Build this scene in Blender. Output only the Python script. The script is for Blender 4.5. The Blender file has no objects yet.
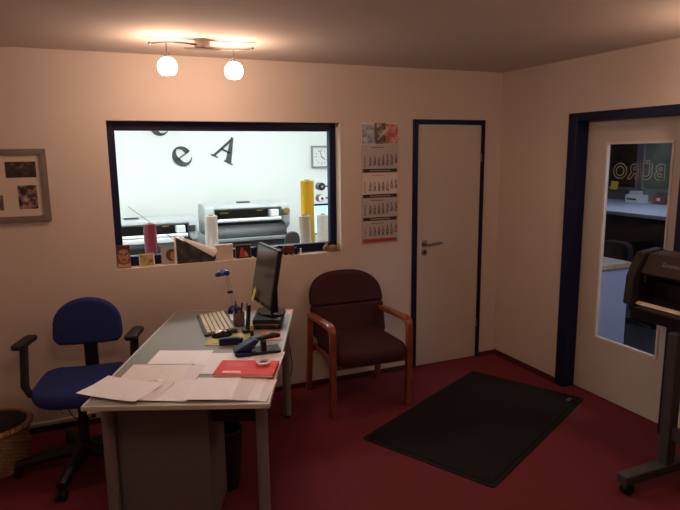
import bpy, bmesh, math, random
from mathutils import Vector, Matrix
random.seed(7)
R = math.radians
S = bpy.context.scene
COL = S.collection

# ------------------------------------------------------------------ camera
cam_d = bpy.data.cameras.new('camera')
cam = bpy.data.objects.new('camera', cam_d)
COL.objects.link(cam)
S.camera = cam
cam_d.sensor_width = 36.0
cam_d.lens = 36.0 * 584.86 / 680.0
cam_d.clip_start = 0.05
YAW, PITCH, ROLL = 0.40309, 0.17225, -0.01141
fw = Vector((math.sin(YAW) * math.cos(PITCH), math.cos(YAW) * math.cos(PITCH), -math.sin(PITCH)))
rt = Vector((math.cos(YAW), -math.sin(YAW), 0))
up = rt.cross(fw)
r2 = rt * math.cos(ROLL) + up * math.sin(ROLL)
u2 = -rt * math.sin(ROLL) + up * math.cos(ROLL)
mt = Matrix((r2, u2, -fw)).transposed().to_4x4()
mt.translation = Vector((-3.2294, -4.0836, 1.7846))
cam.matrix_world = mt

# ------------------------------------------------------------------ world, exposure, light levels
w = bpy.data.worlds.new('night'); S.world = w; w.use_nodes = True
w.node_tree.nodes['Background'].inputs[0].default_value = (0.02, 0.025, 0.04, 1)
w.node_tree.nodes['Background'].inputs[1].default_value = 0.2
S.view_settings.view_transform = 'Standard'
S.view_settings.look = 'None'
S.view_settings.exposure = 0.0
S.view_settings.gamma = 1.0
S.view_settings.use_curve_mapping = False
GLOBE_STRENGTH = 70.0          # warm globes of the ceiling lamps
GLOBE_COLOR = (1.0, 0.645, 0.455)
PRINT_PANEL = 40.0             # cool ceiling panels of the print room
OFFICE_FILL = 7.5             # unseen cool panels added to light the office behind the glazed door

# ------------------------------------------------------------------ mesh helpers
class MB:
    def __init__(s): s.v = []; s.f = []
    def add(s, vs, fs):
        b = len(s.v); s.v += [tuple(q) for q in vs]; s.f += [tuple(b + i for i in f) for f in fs]; return s
    def box(s, x0, y0, z0, x1, y1, z1, M=None):
        vs = [Vector(q) for q in ((x0,y0,z0),(x1,y0,z0),(x1,y1,z0),(x0,y1,z0),(x0,y0,z1),(x1,y0,z1),(x1,y1,z1),(x0,y1,z1))]
        if M: vs = [M @ q for q in vs]
        return s.add(vs, [(0,3,2,1),(4,5,6,7),(0,1,5,4),(1,2,6,5),(2,3,7,6),(3,0,4,7)])
    def prism(s, pts, a, b, M=None):
        """2D outline pts (local x,y) extruded from z=a to z=b, then M"""
        n = len(pts)
        vs = [Vector((p[0], p[1], a)) for p in pts] + [Vector((p[0], p[1], b)) for p in pts]
        if M: vs = [M @ q for q in vs]
        fs = [tuple(range(n - 1, -1, -1)), tuple(range(n, 2 * n))]
        fs += [(i, (i + 1) % n, n + (i + 1) % n, n + i) for i in range(n)]
        return s.add(vs, fs)
    def cyl(s, p0, p1, r0, r1=None, n=16, cap=True):
        if r1 is None: r1 = r0
        p0, p1 = Vector(p0), Vector(p1); d = (p1 - p0).normalized()
        a = d.orthogonal().normalized(); b = d.cross(a)
        vs = []
        for p, r in ((p0, r0), (p1, r1)):
            vs += [p + (a * math.cos(2*math.pi*i/n) + b * math.sin(2*math.pi*i/n)) * r for i in range(n)]
        fs = [(i, (i+1) % n, n + (i+1) % n, n + i) for i in range(n)]
        if cap: fs += [tuple(range(n-1, -1, -1)), tuple(range(n, 2*n))]
        return s.add(vs, fs)
    def lathe(s, prof, c=(0,0,0), n=24, M=None):
        vs = []; c = Vector(c); m = len(prof)
        for r, z in prof:
            for i in range(n):
                a = 2*math.pi*i/n
                q = Vector((r*math.cos(a), r*math.sin(a), z))
                if M: q = M @ q
                vs.append(q + c)
        fs = []
        for j in range(m-1):
            for i in range(n):
                fs.append((j*n+i, j*n+(i+1) % n, (j+1)*n+(i+1) % n, (j+1)*n+i))
        if prof[0][0] > 1e-5: fs.append(tuple(range(n-1, -1, -1)))
        if prof[-1][0] > 1e-5: fs.append(tuple((m-1)*n+i for i in range(n)))
        return s.add(vs, fs)
    def ring(s, prof, c=(0,0,0), n=24, M=None):
        """closed profile swept around z"""
        c = Vector(c); m = len(prof); vs = []
        for r, z in prof:
            for i in range(n):
                a = 2*math.pi*i/n; q = Vector((r*math.cos(a), r*math.sin(a), z))
                if M: q = M @ q
                vs.append(q + c)
        fs = [(j*n+i, j*n+(i+1) % n, ((j+1) % m)*n+(i+1) % n, ((j+1) % m)*n+i) for j in range(m) for i in range(n)]
        return s.add(vs, fs)
    def tube(s, pts, r, n=8, closed=False, flat=1.0):
        pts = [Vector(p) for p in pts]; k = len(pts); vs = []
        up_ = Vector((0, 0, 1)); prev = None
        for i, p in enumerate(pts):
            if closed: d = (pts[(i+1) % k] - pts[i-1]).normalized()
            else: d = (pts[min(i+1, k-1)] - pts[max(i-1, 0)]).normalized()
            if prev is None:
                a = d.cross(up_)
                if a.length < 1e-3: a = d.orthogonal()
            else: a = prev - d * prev.dot(d)
            a.normalize(); prev = a; b = d.cross(a)
            rr = r[i] if isinstance(r, (list, tuple)) else r
            vs += [p + (a*math.cos(2*math.pi*j/n) + b*math.sin(2*math.pi*j/n)*flat) * rr for j in range(n)]
        fs = []
        for i in range(k if closed else k-1):
            i2 = (i+1) % k
            fs += [(i*n+j, i*n+(j+1) % n, i2*n+(j+1) % n, i2*n+j) for j in range(n)]
        if not closed: fs += [tuple(range(n-1, -1, -1)), tuple((k-1)*n+j for j in range(n))]
        return s.add(vs, fs)
    def build(s, name, mat, parent=None, bevel=0, seg=2, angle=35, loc=None, rot=None, smooth=True):
        me = bpy.data.meshes.new(name)
        bm = bmesh.new()
        vs = [bm.verts.new(q) for q in s.v]
        for f in s.f:
            try: bm.faces.new([vs[i] for i in f])
            except ValueError: pass
        bmesh.ops.remove_doubles(bm, verts=bm.verts, dist=1e-6)
        bmesh.ops.recalc_face_normals(bm, faces=bm.faces)
        if bevel:
            es = [e for e in bm.edges if len(e.link_faces) == 2 and e.calc_face_angle(0) > R(angle)]
            bmesh.ops.bevel(bm, geom=es, offset=bevel, segments=seg, profile=0.5, affect='EDGES', clamp_overlap=True)
        bm.to_mesh(me); bm.free()
        if smooth:
            for p in me.polygons: p.use_smooth = True
            if bevel:                                   # area-weighted normals keep the flat faces flat
                vn = [Vector((0, 0, 0)) for _ in me.vertices]
                for p in me.polygons:
                    for vi in p.vertices: vn[vi] += p.normal * p.area
                me.normals_split_custom_set_from_vertices([(q.normalized() if q.length > 0 else Vector((0, 0, 1)))[:] for q in vn])
            else:
                me.set_sharp_from_angle(angle=R(40))
        me.materials.append(mat)
        o = bpy.data.objects.new(name, me); COL.objects.link(o)
        if parent: o.parent = parent
        if loc: o.location = loc
        if rot: o.rotation_euler = rot
        return o

def box(name, mat, b, parent=None, bevel=0.0, **k):
    return MB().box(*b).build(name, mat, parent, bevel=bevel, **k)
def tag(o, label, cat, group=None):
    o['label'] = label; o['category'] = cat
    if group: o['group'] = group
    return o
def struct(o, label=None):
    o['kind'] = 'structure'
    if label: o['label'] = label
    return o
def thing(name, label, cat, loc=(0,0,0), rz=0, group=None):
    o = bpy.data.objects.new(name, None); COL.objects.link(o)
    o.empty_display_size = 0.1
    o.location = loc; o.rotation_euler = (0, 0, rz)
    return tag(o, label, cat, group)
def sroot(name, loc=(0,0,0)):
    o = bpy.data.objects.new(name, None); COL.objects.link(o); o.location = loc
    o['kind'] = 'structure'; return o
def copy_tree(o, parent=None):
    c = o.copy(); COL.objects.link(c); c.parent = parent
    for ch in list(o.children): copy_tree(ch, c)
    return c
def T(*a): return Matrix.Translation(Vector(a))
def RX(a): return Matrix.Rotation(R(a), 4, 'X')
def RY(a): return Matrix.Rotation(R(a), 4, 'Y')
def RZ(a): return Matrix.Rotation(R(a), 4, 'Z')
def rrect(x0, y0, x1, y1, r, n=5):
    o = []
    for cx, cy, a0 in ((x1-r, y0+r, -90), (x1-r, y1-r, 0), (x0+r, y1-r, 90), (x0+r, y0+r, 180)):
        o += [(cx + r*math.cos(R(a0 + 90*i/n)), cy + r*math.sin(R(a0 + 90*i/n))) for i in range(n+1)]
    return o
XZ = Matrix(((1,0,0,0),(0,0,-1,0),(0,1,0,0),(0,0,0,1)))      # local x,y,z -> world x, -z, y (outline in the xz plane, extruded towards -y)
YZ = Matrix(((0,0,1,0),(1,0,0,0),(0,1,0,0),(0,0,0,1)))       # outline in the yz plane, extruded along x

# ------------------------------------------------------------------ materials
def principled(name):
    m = bpy.data.materials.new(name); m.use_nodes = True
    return m, m.node_tree, m.node_tree.nodes['Principled BSDF']
def mat(name, col, rough=0.5, metal=0.0, var=0.06, scale=30.0, bump=0.0, bscale=None, spec=0.5, coat=0.0):
    m, nt, b = principled(name)
    b.inputs['Roughness'].default_value = rough
    b.inputs['Metallic'].default_value = metal
    b.inputs['Specular IOR Level'].default_value = spec
    b.inputs['Coat Weight'].default_value = coat
    tc = nt.nodes.new('ShaderNodeTexCoord')
    n = nt.nodes.new('ShaderNodeTexNoise'); n.inputs['Scale'].default_value = scale; n.inputs['Detail'].default_value = 5
    nt.links.new(tc.outputs['Object'], n.inputs['Vector'])
    mx = nt.nodes.new('ShaderNodeMix'); mx.data_type = 'RGBA'
    mx.inputs[6].default_value = tuple(max(0, c*(1-var)) for c in col) + (1,)
    mx.inputs[7].default_value = tuple(min(1, c*(1+var)) for c in col) + (1,)
    nt.links.new(n.outputs['Fac'], mx.inputs[0]); nt.links.new(mx.outputs[2], b.inputs['Base Color'])
    if bump:
        n2 = nt.nodes.new('ShaderNodeTexNoise'); n2.inputs['Scale'].default_value = bscale or scale*4; n2.inputs['Detail'].default_value = 3
        nt.links.new(tc.outputs['Object'], n2.inputs['Vector'])
        bp = nt.nodes.new('ShaderNodeBump'); bp.inputs['Strength'].default_value = bump; bp.inputs['Distance'].default_value = 0.004
        nt.links.new(n2.outputs['Fac'], bp.inputs['Height']); nt.links.new(bp.outputs['Normal'], b.inputs['Normal'])
    return m
def glow(name, col, strength):
    m, nt, b = principled(name)
    b.inputs['Base Color'].default_value = tuple(col) + (1,)
    b.inputs['Emission Color'].default_value = tuple(col) + (1,)
    b.inputs['Emission Strength'].default_value = strength
    return m
def pane_mat(name, tint=(0.97, 0.98, 0.98), ior=1.45):
    m = bpy.data.materials.new(name); m.use_nodes = True; nt = m.node_tree; nt.nodes.clear()
    o = nt.nodes.new('ShaderNodeOutputMaterial'); mx = nt.nodes.new('ShaderNodeMixShader')
    t = nt.nodes.new('ShaderNodeBsdfTransparent'); t.inputs[0].default_value = tint + (1,)
    g = nt.nodes.new('ShaderNodeBsdfGlossy'); g.inputs['Roughness'].default_value = 0.0
    f = nt.nodes.new('ShaderNodeFresnel'); f.inputs[0].default_value = ior
    # the inner side of the thin pane must not show total internal reflection
    ge = nt.nodes.new('ShaderNodeNewGeometry'); iv = nt.nodes.new('ShaderNodeMath'); iv.operation = 'SUBTRACT'; iv.inputs[0].default_value = 1.0
    ml = nt.nodes.new('ShaderNodeMath'); ml.operation = 'MULTIPLY'
    nt.links.new(ge.outputs['Backfacing'], iv.inputs[1]); nt.links.new(iv.outputs[0], ml.inputs[0]); nt.links.new(f.outputs[0], ml.inputs[1])
    nt.links.new(ml.outputs[0], mx.inputs[0]); nt.links.new(t.outputs[0], mx.inputs[1]); nt.links.new(g.outputs[0], mx.inputs[2])
    nt.links.new(mx.outputs[0], o.inputs[0]); return m
def paper_mat(name, col, lines=True, ink=(0.12, 0.11, 0.13), lscale=95, seed=0.0):
    """paper with rows of grey print"""
    m, nt, b = principled(name); b.inputs['Roughness'].default_value = 0.7
    tc = nt.nodes.new('ShaderNodeTexCoord'); sp = nt.nodes.new('ShaderNodeSeparateXYZ')
    nt.links.new(tc.outputs['Object'], sp.inputs[0])
    def math_(op, a, bb=None):
        q = nt.nodes.new('ShaderNodeMath'); q.operation = op
        for i, x in enumerate((a, bb)):
            if x is None: continue
            if isinstance(x, (int, float)): q.inputs[i].default_value = x
            else: nt.links.new(x, q.inputs[i])
        return q.outputs[0]
    fr = math_('FRACT', math_('MULTIPLY', sp.outputs['Y'], lscale))
    row = math_('LESS_THAN', fr, 0.4)
    mp = nt.nodes.new('ShaderNodeMapping'); mp.inputs['Scale'].default_value = (90, lscale, 1); mp.inputs['Location'].default_value = (seed, seed*1.7, seed)
    nt.links.new(tc.outputs['Object'], mp.inputs[0])
    no = nt.nodes.new('ShaderNodeTexNoise'); no.inputs['Scale'].default_value = 1.0; no.inputs['Detail'].default_value = 1
    nt.links.new(mp.outputs[0], no.inputs['Vector'])
    wd = math_('GREATER_THAN', no.outputs['Fac'], 0.5)
    ax = math_('LESS_THAN', math_('ABSOLUTE', sp.outputs['X']), 0.085)
    ay = math_('LESS_THAN', math_('ABSOLUTE', sp.outputs['Y']), 0.105)
    k = math_('MULTIPLY', math_('MULTIPLY', row, wd), math_('MULTIPLY', ax, ay))
    k = math_('MULTIPLY', k, 0.13 if lines else 0.0)
    mx = nt.nodes.new('ShaderNodeMix'); mx.data_type = 'RGBA'
    mx.inputs[6].default_value = tuple(col) + (1,); mx.inputs[7].default_value = tuple(ink) + (1,)
    nt.links.new(k, mx.inputs[0]); nt.links.new(mx.outputs[2], b.inputs['Base Color'])
    return m
def blotch_mat(name, cols, scale=18.0, rough=0.35, seed=0.0):
    """printed snapshot: soft blots of a few colours"""
    m, nt, b = principled(name); b.inputs['Roughness'].default_value = rough
    tc = nt.nodes.new('ShaderNodeTexCoord'); mp = nt.nodes.new('ShaderNodeMapping'); mp.inputs['Location'].default_value = (seed, seed*2.1, seed*0.7)
    n = nt.nodes.new('ShaderNodeTexNoise'); n.inputs['Scale'].default_value = scale; n.inputs['Detail'].default_value = 2.5
    cr = nt.nodes.new('ShaderNodeValToRGB')
    e = cr.color_ramp.elements
    while len(e) < len(cols): e.new(0.5)
    for i, c in enumerate(cols):
        e[i].position = 0.3 + 0.4*i/(len(cols)-1); e[i].color = tuple(c) + (1,)
    nt.links.new(tc.outputs['Object'], mp.inputs[0]); nt.links.new(mp.outputs[0], n.inputs['Vector'])
    nt.links.new(n.outputs['Fac'], cr.inputs[0]); nt.links.new(cr.outputs[0], b.inputs['Base Color'])
    return m

WALL = mat('cream_plaster', (0.67, 0.585, 0.525), 0.85, var=0.03, scale=3, bump=0.25, bscale=120)
CEIL = mat('ceiling_paint', (0.62, 0.55, 0.505), 0.9, var=0.03, scale=2, bump=0.15, bscale=150)
CARPET = mat('red_carpet', (0.185, 0.036, 0.046), 0.95, var=0.35, scale=260, bump=0.8, bscale=500, spec=0.1)
SKIRT = mat('dark_red_skirting', (0.10, 0.02, 0.022), 0.9, var=0.25, scale=150, spec=0.1)
NAVY = mat('navy_paint', (0.005, 0.008, 0.050), 0.45, var=0.1, spec=0.25)
DOORM = mat('cream_door', (0.60, 0.535, 0.47), 0.45, var=0.03, scale=5)
BEAD = mat('pale_bead', (0.72, 0.66, 0.60), 0.35)
STEEL = mat('brushed_steel', (0.55, 0.52, 0.48), 0.32, 1.0)
CHROME = mat('nickel', (0.30, 0.25, 0.22), 0.36, 1.0)
GLASS = pane_mat('clear_glass')
PWALL = mat('print_room_white', (0.84, 0.87, 0.86), 0.9, var=0.015, scale=2)
PFLOOR = mat('print_room_floor', (0.30, 0.31, 0.32), 0.7, var=0.1)
BLACK = mat('black_plastic', (0.010, 0.010, 0.011), 0.5, var=0.15, spec=0.35)
BLACKG = mat('gloss_black', (0.010, 0.010, 0.012), 0.16, var=0.1)
DKGREY = mat('charcoal_plastic', (0.040, 0.040, 0.045), 0.5, var=0.1)
LETTER = mat('letter_grey', (0.055, 0.058, 0.065), 0.6, var=0.05)
LGREY = mat('pale_grey_plastic', (0.62, 0.65, 0.66), 0.4, var=0.03)
WHITE = mat('white_plastic', (0.80, 0.82, 0.82), 0.4, var=0.02)
PGREY = mat('printer_cover_grey', (0.46, 0.49, 0.50), 0.45, var=0.03)
MGREY = mat('mid_grey_plastic', (0.22, 0.24, 0.26), 0.4, var=0.05)
DESKTOP = mat('grey_desktop', (0.27, 0.28, 0.262), 0.42, var=0.05, scale=80)
DESKEDGE = mat('desk_edge_light', (0.60, 0.58, 0.54), 0.4, var=0.03)
DESKMET = mat('desk_silver_paint', (0.25, 0.235, 0.245), 0.5, 0.2, var=0.05)
PEDM = mat('pedestal_grey', (0.150, 0.138, 0.150), 0.6, var=0.04, spec=0.3)
BLUEFAB = mat('royal_blue_fabric', (0.030, 0.046, 0.185), 0.95, var=0.2, scale=300, bump=0.5, bscale=900, spec=0.1)
BROWNFAB = mat('plum_brown_fabric', (0.062, 0.024, 0.028), 0.95, var=0.2, scale=300, bump=0.5, bscale=900, spec=0.1)
BLUEPL = mat('blue_plastic', (0.012, 0.020, 0.18), 0.25, var=0.1)
NAVYPL = mat('dark_blue_plastic', (0.008, 0.011, 0.075), 0.45, var=0.1, spec=0.3)
RED = mat('red_card', (0.80, 0.024, 0.018), 0.55, var=0.05, spec=0.2)
def wood_mat(name, c0, c1, scale=9.0):
    m, nt, b = principled(name); b.inputs['Roughness'].default_value = 0.32
    tc = nt.nodes.new('ShaderNodeTexCoord'); mp = nt.nodes.new('ShaderNodeMapping'); mp.inputs['Scale'].default_value = (6, 1.2, 1.2)
    n = nt.nodes.new('ShaderNodeTexNoise'); n.inputs['Scale'].default_value = scale; n.inputs['Detail'].default_value = 6
    cr = nt.nodes.new('ShaderNodeValToRGB'); cr.color_ramp.elements[0].color = c0 + (1,); cr.color_ramp.elements[1].color = c1 + (1,)
    cr.color_ramp.elements[0].position = 0.35; cr.color_ramp.elements[1].position = 0.65
    nt.links.new(tc.outputs['Object'], mp.inputs[0]); nt.links.new(mp.outputs[0], n.inputs['Vector'])
    nt.links.new(n.outputs['Fac'], cr.inputs[0]); nt.links.new(cr.outputs[0], b.inputs['Base Color'])
    return m
CHERRY = wood_mat('cherry_wood', (0.19, 0.042, 0.018), (0.31, 0.080, 0.034))
WICKER = wood_mat('wicker', (0.19, 0.095, 0.048), (0.40, 0.22, 0.115), 30)
OAK = wood_mat('oak_top', (0.42, 0.30, 0.18), (0.52, 0.39, 0.25))

# ------------------------------------------------------------------ the room shell
H = 2.425
X0, Y0 = -4.7, -5.4            # left wall and wall behind the camera
WT = 0.20
def wall_boxes(cells):
    m = MB()
    for c in cells: m.box(*c)
    return m
struct(box('floor', CARPET, (X0, Y0, -0.06, 0, 0, 0)), 'dark red carpet floor of the room')
struct(box('ceiling', CEIL, (X0-WT, Y0-WT, H, WT, WT, H+0.1)), 'plain painted ceiling above the two-globe lamp')
# window opening x -3.095..-1.475, z 1.042..2.005 ; door opening x -0.855..-0.17, z 0..2.04
WX0, WX1, WZ0, WZ1 = -3.095, -1.475, 1.040, 2.008
DX0, DX1, DZ = -0.855, -0.17, 2.04
bw = wall_boxes([(X0-WT, 0, 0, WX0, WT, H), (WX0, 0, 0, WX1, WT, WZ0), (WX0, 0, WZ1, WX1, WT, H), (WX1, 0, 0, DX0, WT, H),
                 (DX0, 0, DZ, DX1, WT, H), (DX1, 0, 0, WT, WT, H)]).build('wall_back', WALL, smooth=False)
struct(bw, 'cream wall with the wide interior window')
# right wall, door opening y -1.75..-0.766
RY0, RY1, RZT = -1.755, -0.766, 2.047
rw = wall_boxes([(0, RY1, 0, WT, 0, H), (0, RY0, RZT, WT, RY1, H), (0, Y0-WT, 0, WT, RY0, H)]).build('wall_right', WALL, smooth=False)
struct(rw, 'cream wall holding the glazed office door')
struct(box('wall_left', WALL, (X0-WT, Y0-WT, 0, X0, 0, H)), 'cream left wall of the room')
struct(box('wall_front', WALL, (X0, Y0-WT, 0, 0, Y0, H)), 'cream wall facing the interior window')
for nm, cs in (('baseboard_back', [(X0, -0.012, 0, DX0-0.002, 0, 0.034), (DX1+0.002, -0.012, 0, 0, 0, 0.034)]),
               ('baseboard_right', [(-0.012, RY1+0.002, 0, 0, -0.012, 0.045), (-0.012, Y0, 0, 0, RY0-0.002, 0.045)]),
               ('baseboard_left', [(X0, Y0, 0, X0+0.012, -0.012, 0.045)])):
    struct(wall_boxes(cs).build(nm, SKIRT, smooth=False), 'dark red carpet skirting along the wall foot')

struct(box('trim_1', CARPET, (0, RY0, -0.06, WT+0.05, RY1, 0.0)), 'carpeted threshold under the glazed door')
struct(box('trim_2', CARPET, (DX0, 0, -0.06, DX1, WT, 0.0)), 'carpeted threshold under the narrow door')

# interior window
win = sroot('window_1', ((WX0+WX1)/2, 0.12, WZ0)); win['label'] = 'wide interior window in a dark navy frame'
hw = (WX1-WX0)/2; hh = WZ1-WZ0
FW = 0.05
box('frame_bar', NAVY, (-hw, -0.03, 0, -hw+FW, 0.03, hh), win, 0.004)
box('frame_bar', NAVY, (hw-FW, -0.03, 0, hw, 0.03, hh), win, 0.004)
box('frame_bar', NAVY, (-hw+FW, -0.03, hh-0.06, hw-FW, 0.03, hh), win, 0.004)
box('frame_bar', NAVY, (-hw+FW, -0.03, 0, hw-FW, 0.03, 0.065), win, 0.004)
box('pane', GLASS, (-hw+FW-0.005, 0.006, 0.06, hw-FW+0.005, 0.010, hh-0.055), win)

# narrow door in the back wall
d1 = sroot('door_1', ((DX0+DX1)/2, 0, 0)); d1['label'] = 'narrow cream door in a thin navy frame'
dh = (DX1-DX0)/2
box('frame_bar', NAVY, (-dh, -0.012, 0, -dh+0.046, 0.14, DZ), d1, 0.003)
box('frame_bar', NAVY, (dh-0.030, -0.012, 0, dh, 0.14, DZ), d1, 0.003)
box('frame_bar', NAVY, (-dh+0.046, -0.012, DZ-0.038, dh-0.030, 0.14, DZ), d1, 0.003)
leaf = box('leaf', DOORM, (-dh+0.048, 0.0, 0.006, dh-0.032, 0.04, DZ-0.041), d1, 0.003)
hx = -0.736 - (DX0+DX1)/2
hd = MB().cyl((hx, 0.001, 1.052), (hx, -0.009, 1.052), 0.026, n=24).cyl((hx, -0.008, 1.052), (hx, -0.052, 1.052), 0.010)
hd.tube([(hx, -0.046, 1.052), (hx+0.03, -0.052, 1.053), (hx+0.08, -0.054, 1.056), (hx+0.125, -0.052, 1.053), (hx+0.14, -0.044, 1.050)], 0.0095)
hd.build('lever_handle', CHROME, leaf)
kh = MB().cyl((hx, 0.001, 0.975), (hx, -0.008, 0.975), 0.026, n=24).build('key_rose', CHROME, leaf)
MB().cyl((hx, -0.008, 0.978), (hx, -0.010, 0.978), 0.008).box(hx-0.003, -0.010, 0.962, hx+0.003, -0.008, 0.978).build('keyhole', BLACK, leaf)
for z in (0.28, 1.70):
    MB().cyl((dh-0.033, -0.010, z), (dh-0.033, -0.010, z+0.07), 0.0050).build('hinge', CHROME, d1)

# glazed office door in the right wall (opens into the office)
d2 = sroot('door_2', (0, (RY0+RY1)/2, 0)); d2['label'] = 'cream office door with tall glass pane in a deep navy frame'
dw = (RY1-RY0)/2
CW = 0.085
for y0, y1 in ((dw-CW, dw), (-dw, -dw+CW)):
    box('frame_bar', NAVY, (-0.014, y0, 0, 0.16, y1, RZT), d2, 0.004)
box('frame_bar', NAVY, (-0.014, -dw+CW, RZT-0.058, 0.16, dw-CW, RZT), d2, 0.004)
LX0, LX1 = 0.095, 0.135
ly0, ly1, lz0, lz1 = -dw+CW+0.002, dw-CW-0.002, 0.008, RZT-0.060
cyo = (RY0+RY1)/2
gy0, gy1, gz0, gz1 = -1.541-cyo+0.0, -1.020-cyo, 0.435, 1.845
gz0, gz1 = 0.435, 1.84
lf = wall_boxes([(LX0, ly0, lz0, LX1, gy0, lz1), (LX0, gy1, lz0, LX1, ly1, lz1), (LX0, gy0, lz0, LX1, gy1, gz0), (LX0, gy0, gz1, LX1, gy1, lz1)]).build('leaf', DOORM, d2, smooth=False)
b_ = 0.016
for bb in ((LX0-0.006, gy0, gz0, LX0+0.016, gy0+b_, gz1), (LX0-0.006, gy1-b_, gz0, LX0+0.016, gy1, gz1),
           (LX0-0.006, gy0+b_, gz0, LX0+0.016, gy1-b_, gz0+b_), (LX0-0.006, gy0+b_, gz1-b_, LX0+0.016, gy1-b_, gz1)):
    box('glazing_bead', BEAD, bb, lf, 0.002)
pane = box('pane', GLASS, (0.113, gy0+0.002, gz0+0.002, 0.117, gy1-0.002, gz1-0.002), d2)
MB().cyl((LX0+0.001, ly0+0.05, 1.05), (LX0-0.05, ly0+0.05, 1.05), 0.010).tube([(LX0-0.046, ly0+0.05, 1.05), (LX0-0.052, ly0+0.10, 1.05), (LX0-0.05, ly0+0.18, 1.05)], 0.009).build('lever_handle', CHROME, lf)

def text_mesh(body, size, extrude=0.0, offset=0.0, shear=0.0, align='CENTER', spacing=1.0):
    c = bpy.data.curves.new('txt', 'FONT'); c.body = body; c.size = size; c.extrude = extrude; c.offset = offset
    c.shear = shear; c.align_x = align; c.align_y = 'CENTER'; c.space_character = spacing; c.resolution_u = 4
    o = bpy.data.objects.new('txt', c); COL.objects.link(o)
    dg = bpy.context.evaluated_depsgraph_get()
    me = bpy.data.meshes.new_from_object(o.evaluated_get(dg))
    bpy.data.objects.remove(o); return me
def outline_letter(ch, size, wid):
    """outlined letter: tube along the boundary loops of the glyph"""
    me = text_mesh(ch, size, 0.0, 0.004)
    bm = bmesh.new(); bm.from_mesh(me); bmesh.ops.remove_doubles(bm, verts=bm.verts, dist=1e-5)
    es = [e for e in bm.edges if len(e.link_faces) == 1]
    adj = {}
    for e in es:
        a, b = e.verts
        adj.setdefault(a, []).append(b); adj.setdefault(b, []).append(a)
    seen = set(); m = MB()
    for v in list(adj):
        if v in seen: continue
        loop = [v]; seen.add(v); cur = v
        while True:
            nx = [q for q in adj[cur] if q not in seen]
            if not nx: break
            cur = nx[0]; seen.add(cur); loop.append(cur)
        if len(loop) < 4: continue
        pts = [Vector((q.co.x, q.co.y, 0)) for q in loop]
        m.tube(pts, wid, n=4, closed=True)
    bm.free(); bpy.data.meshes.remove(me); return m
LINE = mat('pale_lettering_outline', (0.42, 0.40, 0.37), 0.5)
# the word is written for readers in the office, so it shows mirrored from this side
MIR = Matrix(((0, 0, 1, 0), (1, 0, 0, 0), (0, 1, 0, 0), (0, 0, 0, 1)))     # glyph x -> +y, seen mirrored from -x
for ch, yc in (('B', -1.432), ('Ü', -1.333), ('R', -1.232), ('O', -1.128)):
    m = outline_letter(ch, 0.135, 0.0028)
    xs = [q[0] for q in m.v]; ys = [q[1] for q in m.v]
    cx = (min(xs)+max(xs))/2; y0 = min(ys)
    m.v = [tuple(MIR @ Vector(((q[0]-cx)*1.0, (q[1]-y0), q[2]*0.3))) for q in m.v]
    o = m.build('letter', LINE, pane, loc=(0.1185, yc-cyo, 1.590))
    o['label'] = 'outlined mirrored letter ' + ch

# ------------------------------------------------------------------ print room behind the window
PX0, PX1, PY0, PY1, PH = -4.9, WT, WT, 3.3, 2.7
struct(box('floor_print_room', PFLOOR, (PX0, PY0, -0.06, PX1, PY1, 0)))
struct(box('ceiling_print_room', PWALL, (PX0-0.1, PY0, PH, PX1, PY1+0.1, PH+0.1)))
struct(box('wall_print_room_back', PWALL, (PX0-0.1, PY1, -0.06, PX1, PY1+0.1, PH)), 'white print room wall with letters and a square clock')
struct(box('wall_print_room_left', PWALL, (PX0-0.1, PY0, -0.06, PX0, PY1, PH)))
struct(box('wall_print_room_right', PWALL, (PX1-0.08, PY0, -0.06, PX1, PY1, PH)))
struct(box('wall_print_room_upper', PWALL, (PX0-0.1, PY0-0.08, H+0.1, PX1, PY0, PH+0.1)))
PANEL = glow('cool_tube_light', (0.93, 1.0, 0.98), PRINT_PANEL)
for i, (x, y) in enumerate(((-3.6, 1.7), (-1.3, 1.7))):
    t = thing('ceiling_light', ('left' if i == 0 else 'right') + ' white tube light panel on the print room ceiling', 'ceiling light', (x, y, PH-0.06), 0, 'print room ceiling lights')
    box('housing', WHITE, (-0.65, -0.17, 0.02, 0.65, 0.17, 0.059), t, 0.005)
    box('diffuser', PANEL, (-0.62, -0.15, 0.0, 0.62, 0.15, 0.02), t)

# ------------------------------------------------------------------ office behind the glazed door
OX0, OX1, OY0, OY1 = WT, 5.9, -3.2, 5.2
OWALL = mat('office_wall', (0.30, 0.31, 0.34), 0.9)
struct(box('floor_office', mat('office_carpet', (0.035, 0.04, 0.05), 0.95, var=0.2), (OX0+0.05, OY0, -0.06, OX1, OY1, 0)))
struct(box('ceiling_office', OWALL, (OX0, OY0, 2.6, OX1, OY1, 2.7)))
struct(box('wall_office_back', OWALL, (OX1, OY0, -0.06, OX1+0.1, OY1, 2.6)))
struct(box('wall_office_left', OWALL, (OX0, OY1, -0.06, OX1, OY1+0.1, 2.6)))
struct(box('wall_office_right', OWALL, (OX0, OY0-0.1, -0.06, OX1, OY0, 2.6)))
struct(box('wall_office_side', OWALL, (OX0, PY1+0.1, -0.06, OX0+0.05, OY1, 2.6)))
struct(box('wall_office_upper', OWALL, (OX0, OY0, H+0.1, OX0+0.05, PY1+0.1, 2.6)))
OPAN = glow('dim_cool_fill', (0.72, 0.80, 1.0), OFFICE_FILL)
t = thing('ceiling_light', 'long cool fill panel added above the office table', 'ceiling light', (3.6, 1.6, 2.54))  # unseen panel, added to give the office its dim cool light
box('housing', WHITE, (-0.2, -0.9, 0.02, 0.2, 0.9, 0.059), t, 0.005)
box('diffuser', OPAN, (-0.18, -0.85, 0.0, 0.18, 0.85, 0.02), t)
t = thing('ceiling_light', 'short cool fill light added inside the office to brighten the cabinet', 'ceiling light', (1.25, -2.35, 2.54))  # unseen fill light, added to brighten the cabinet front
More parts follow.
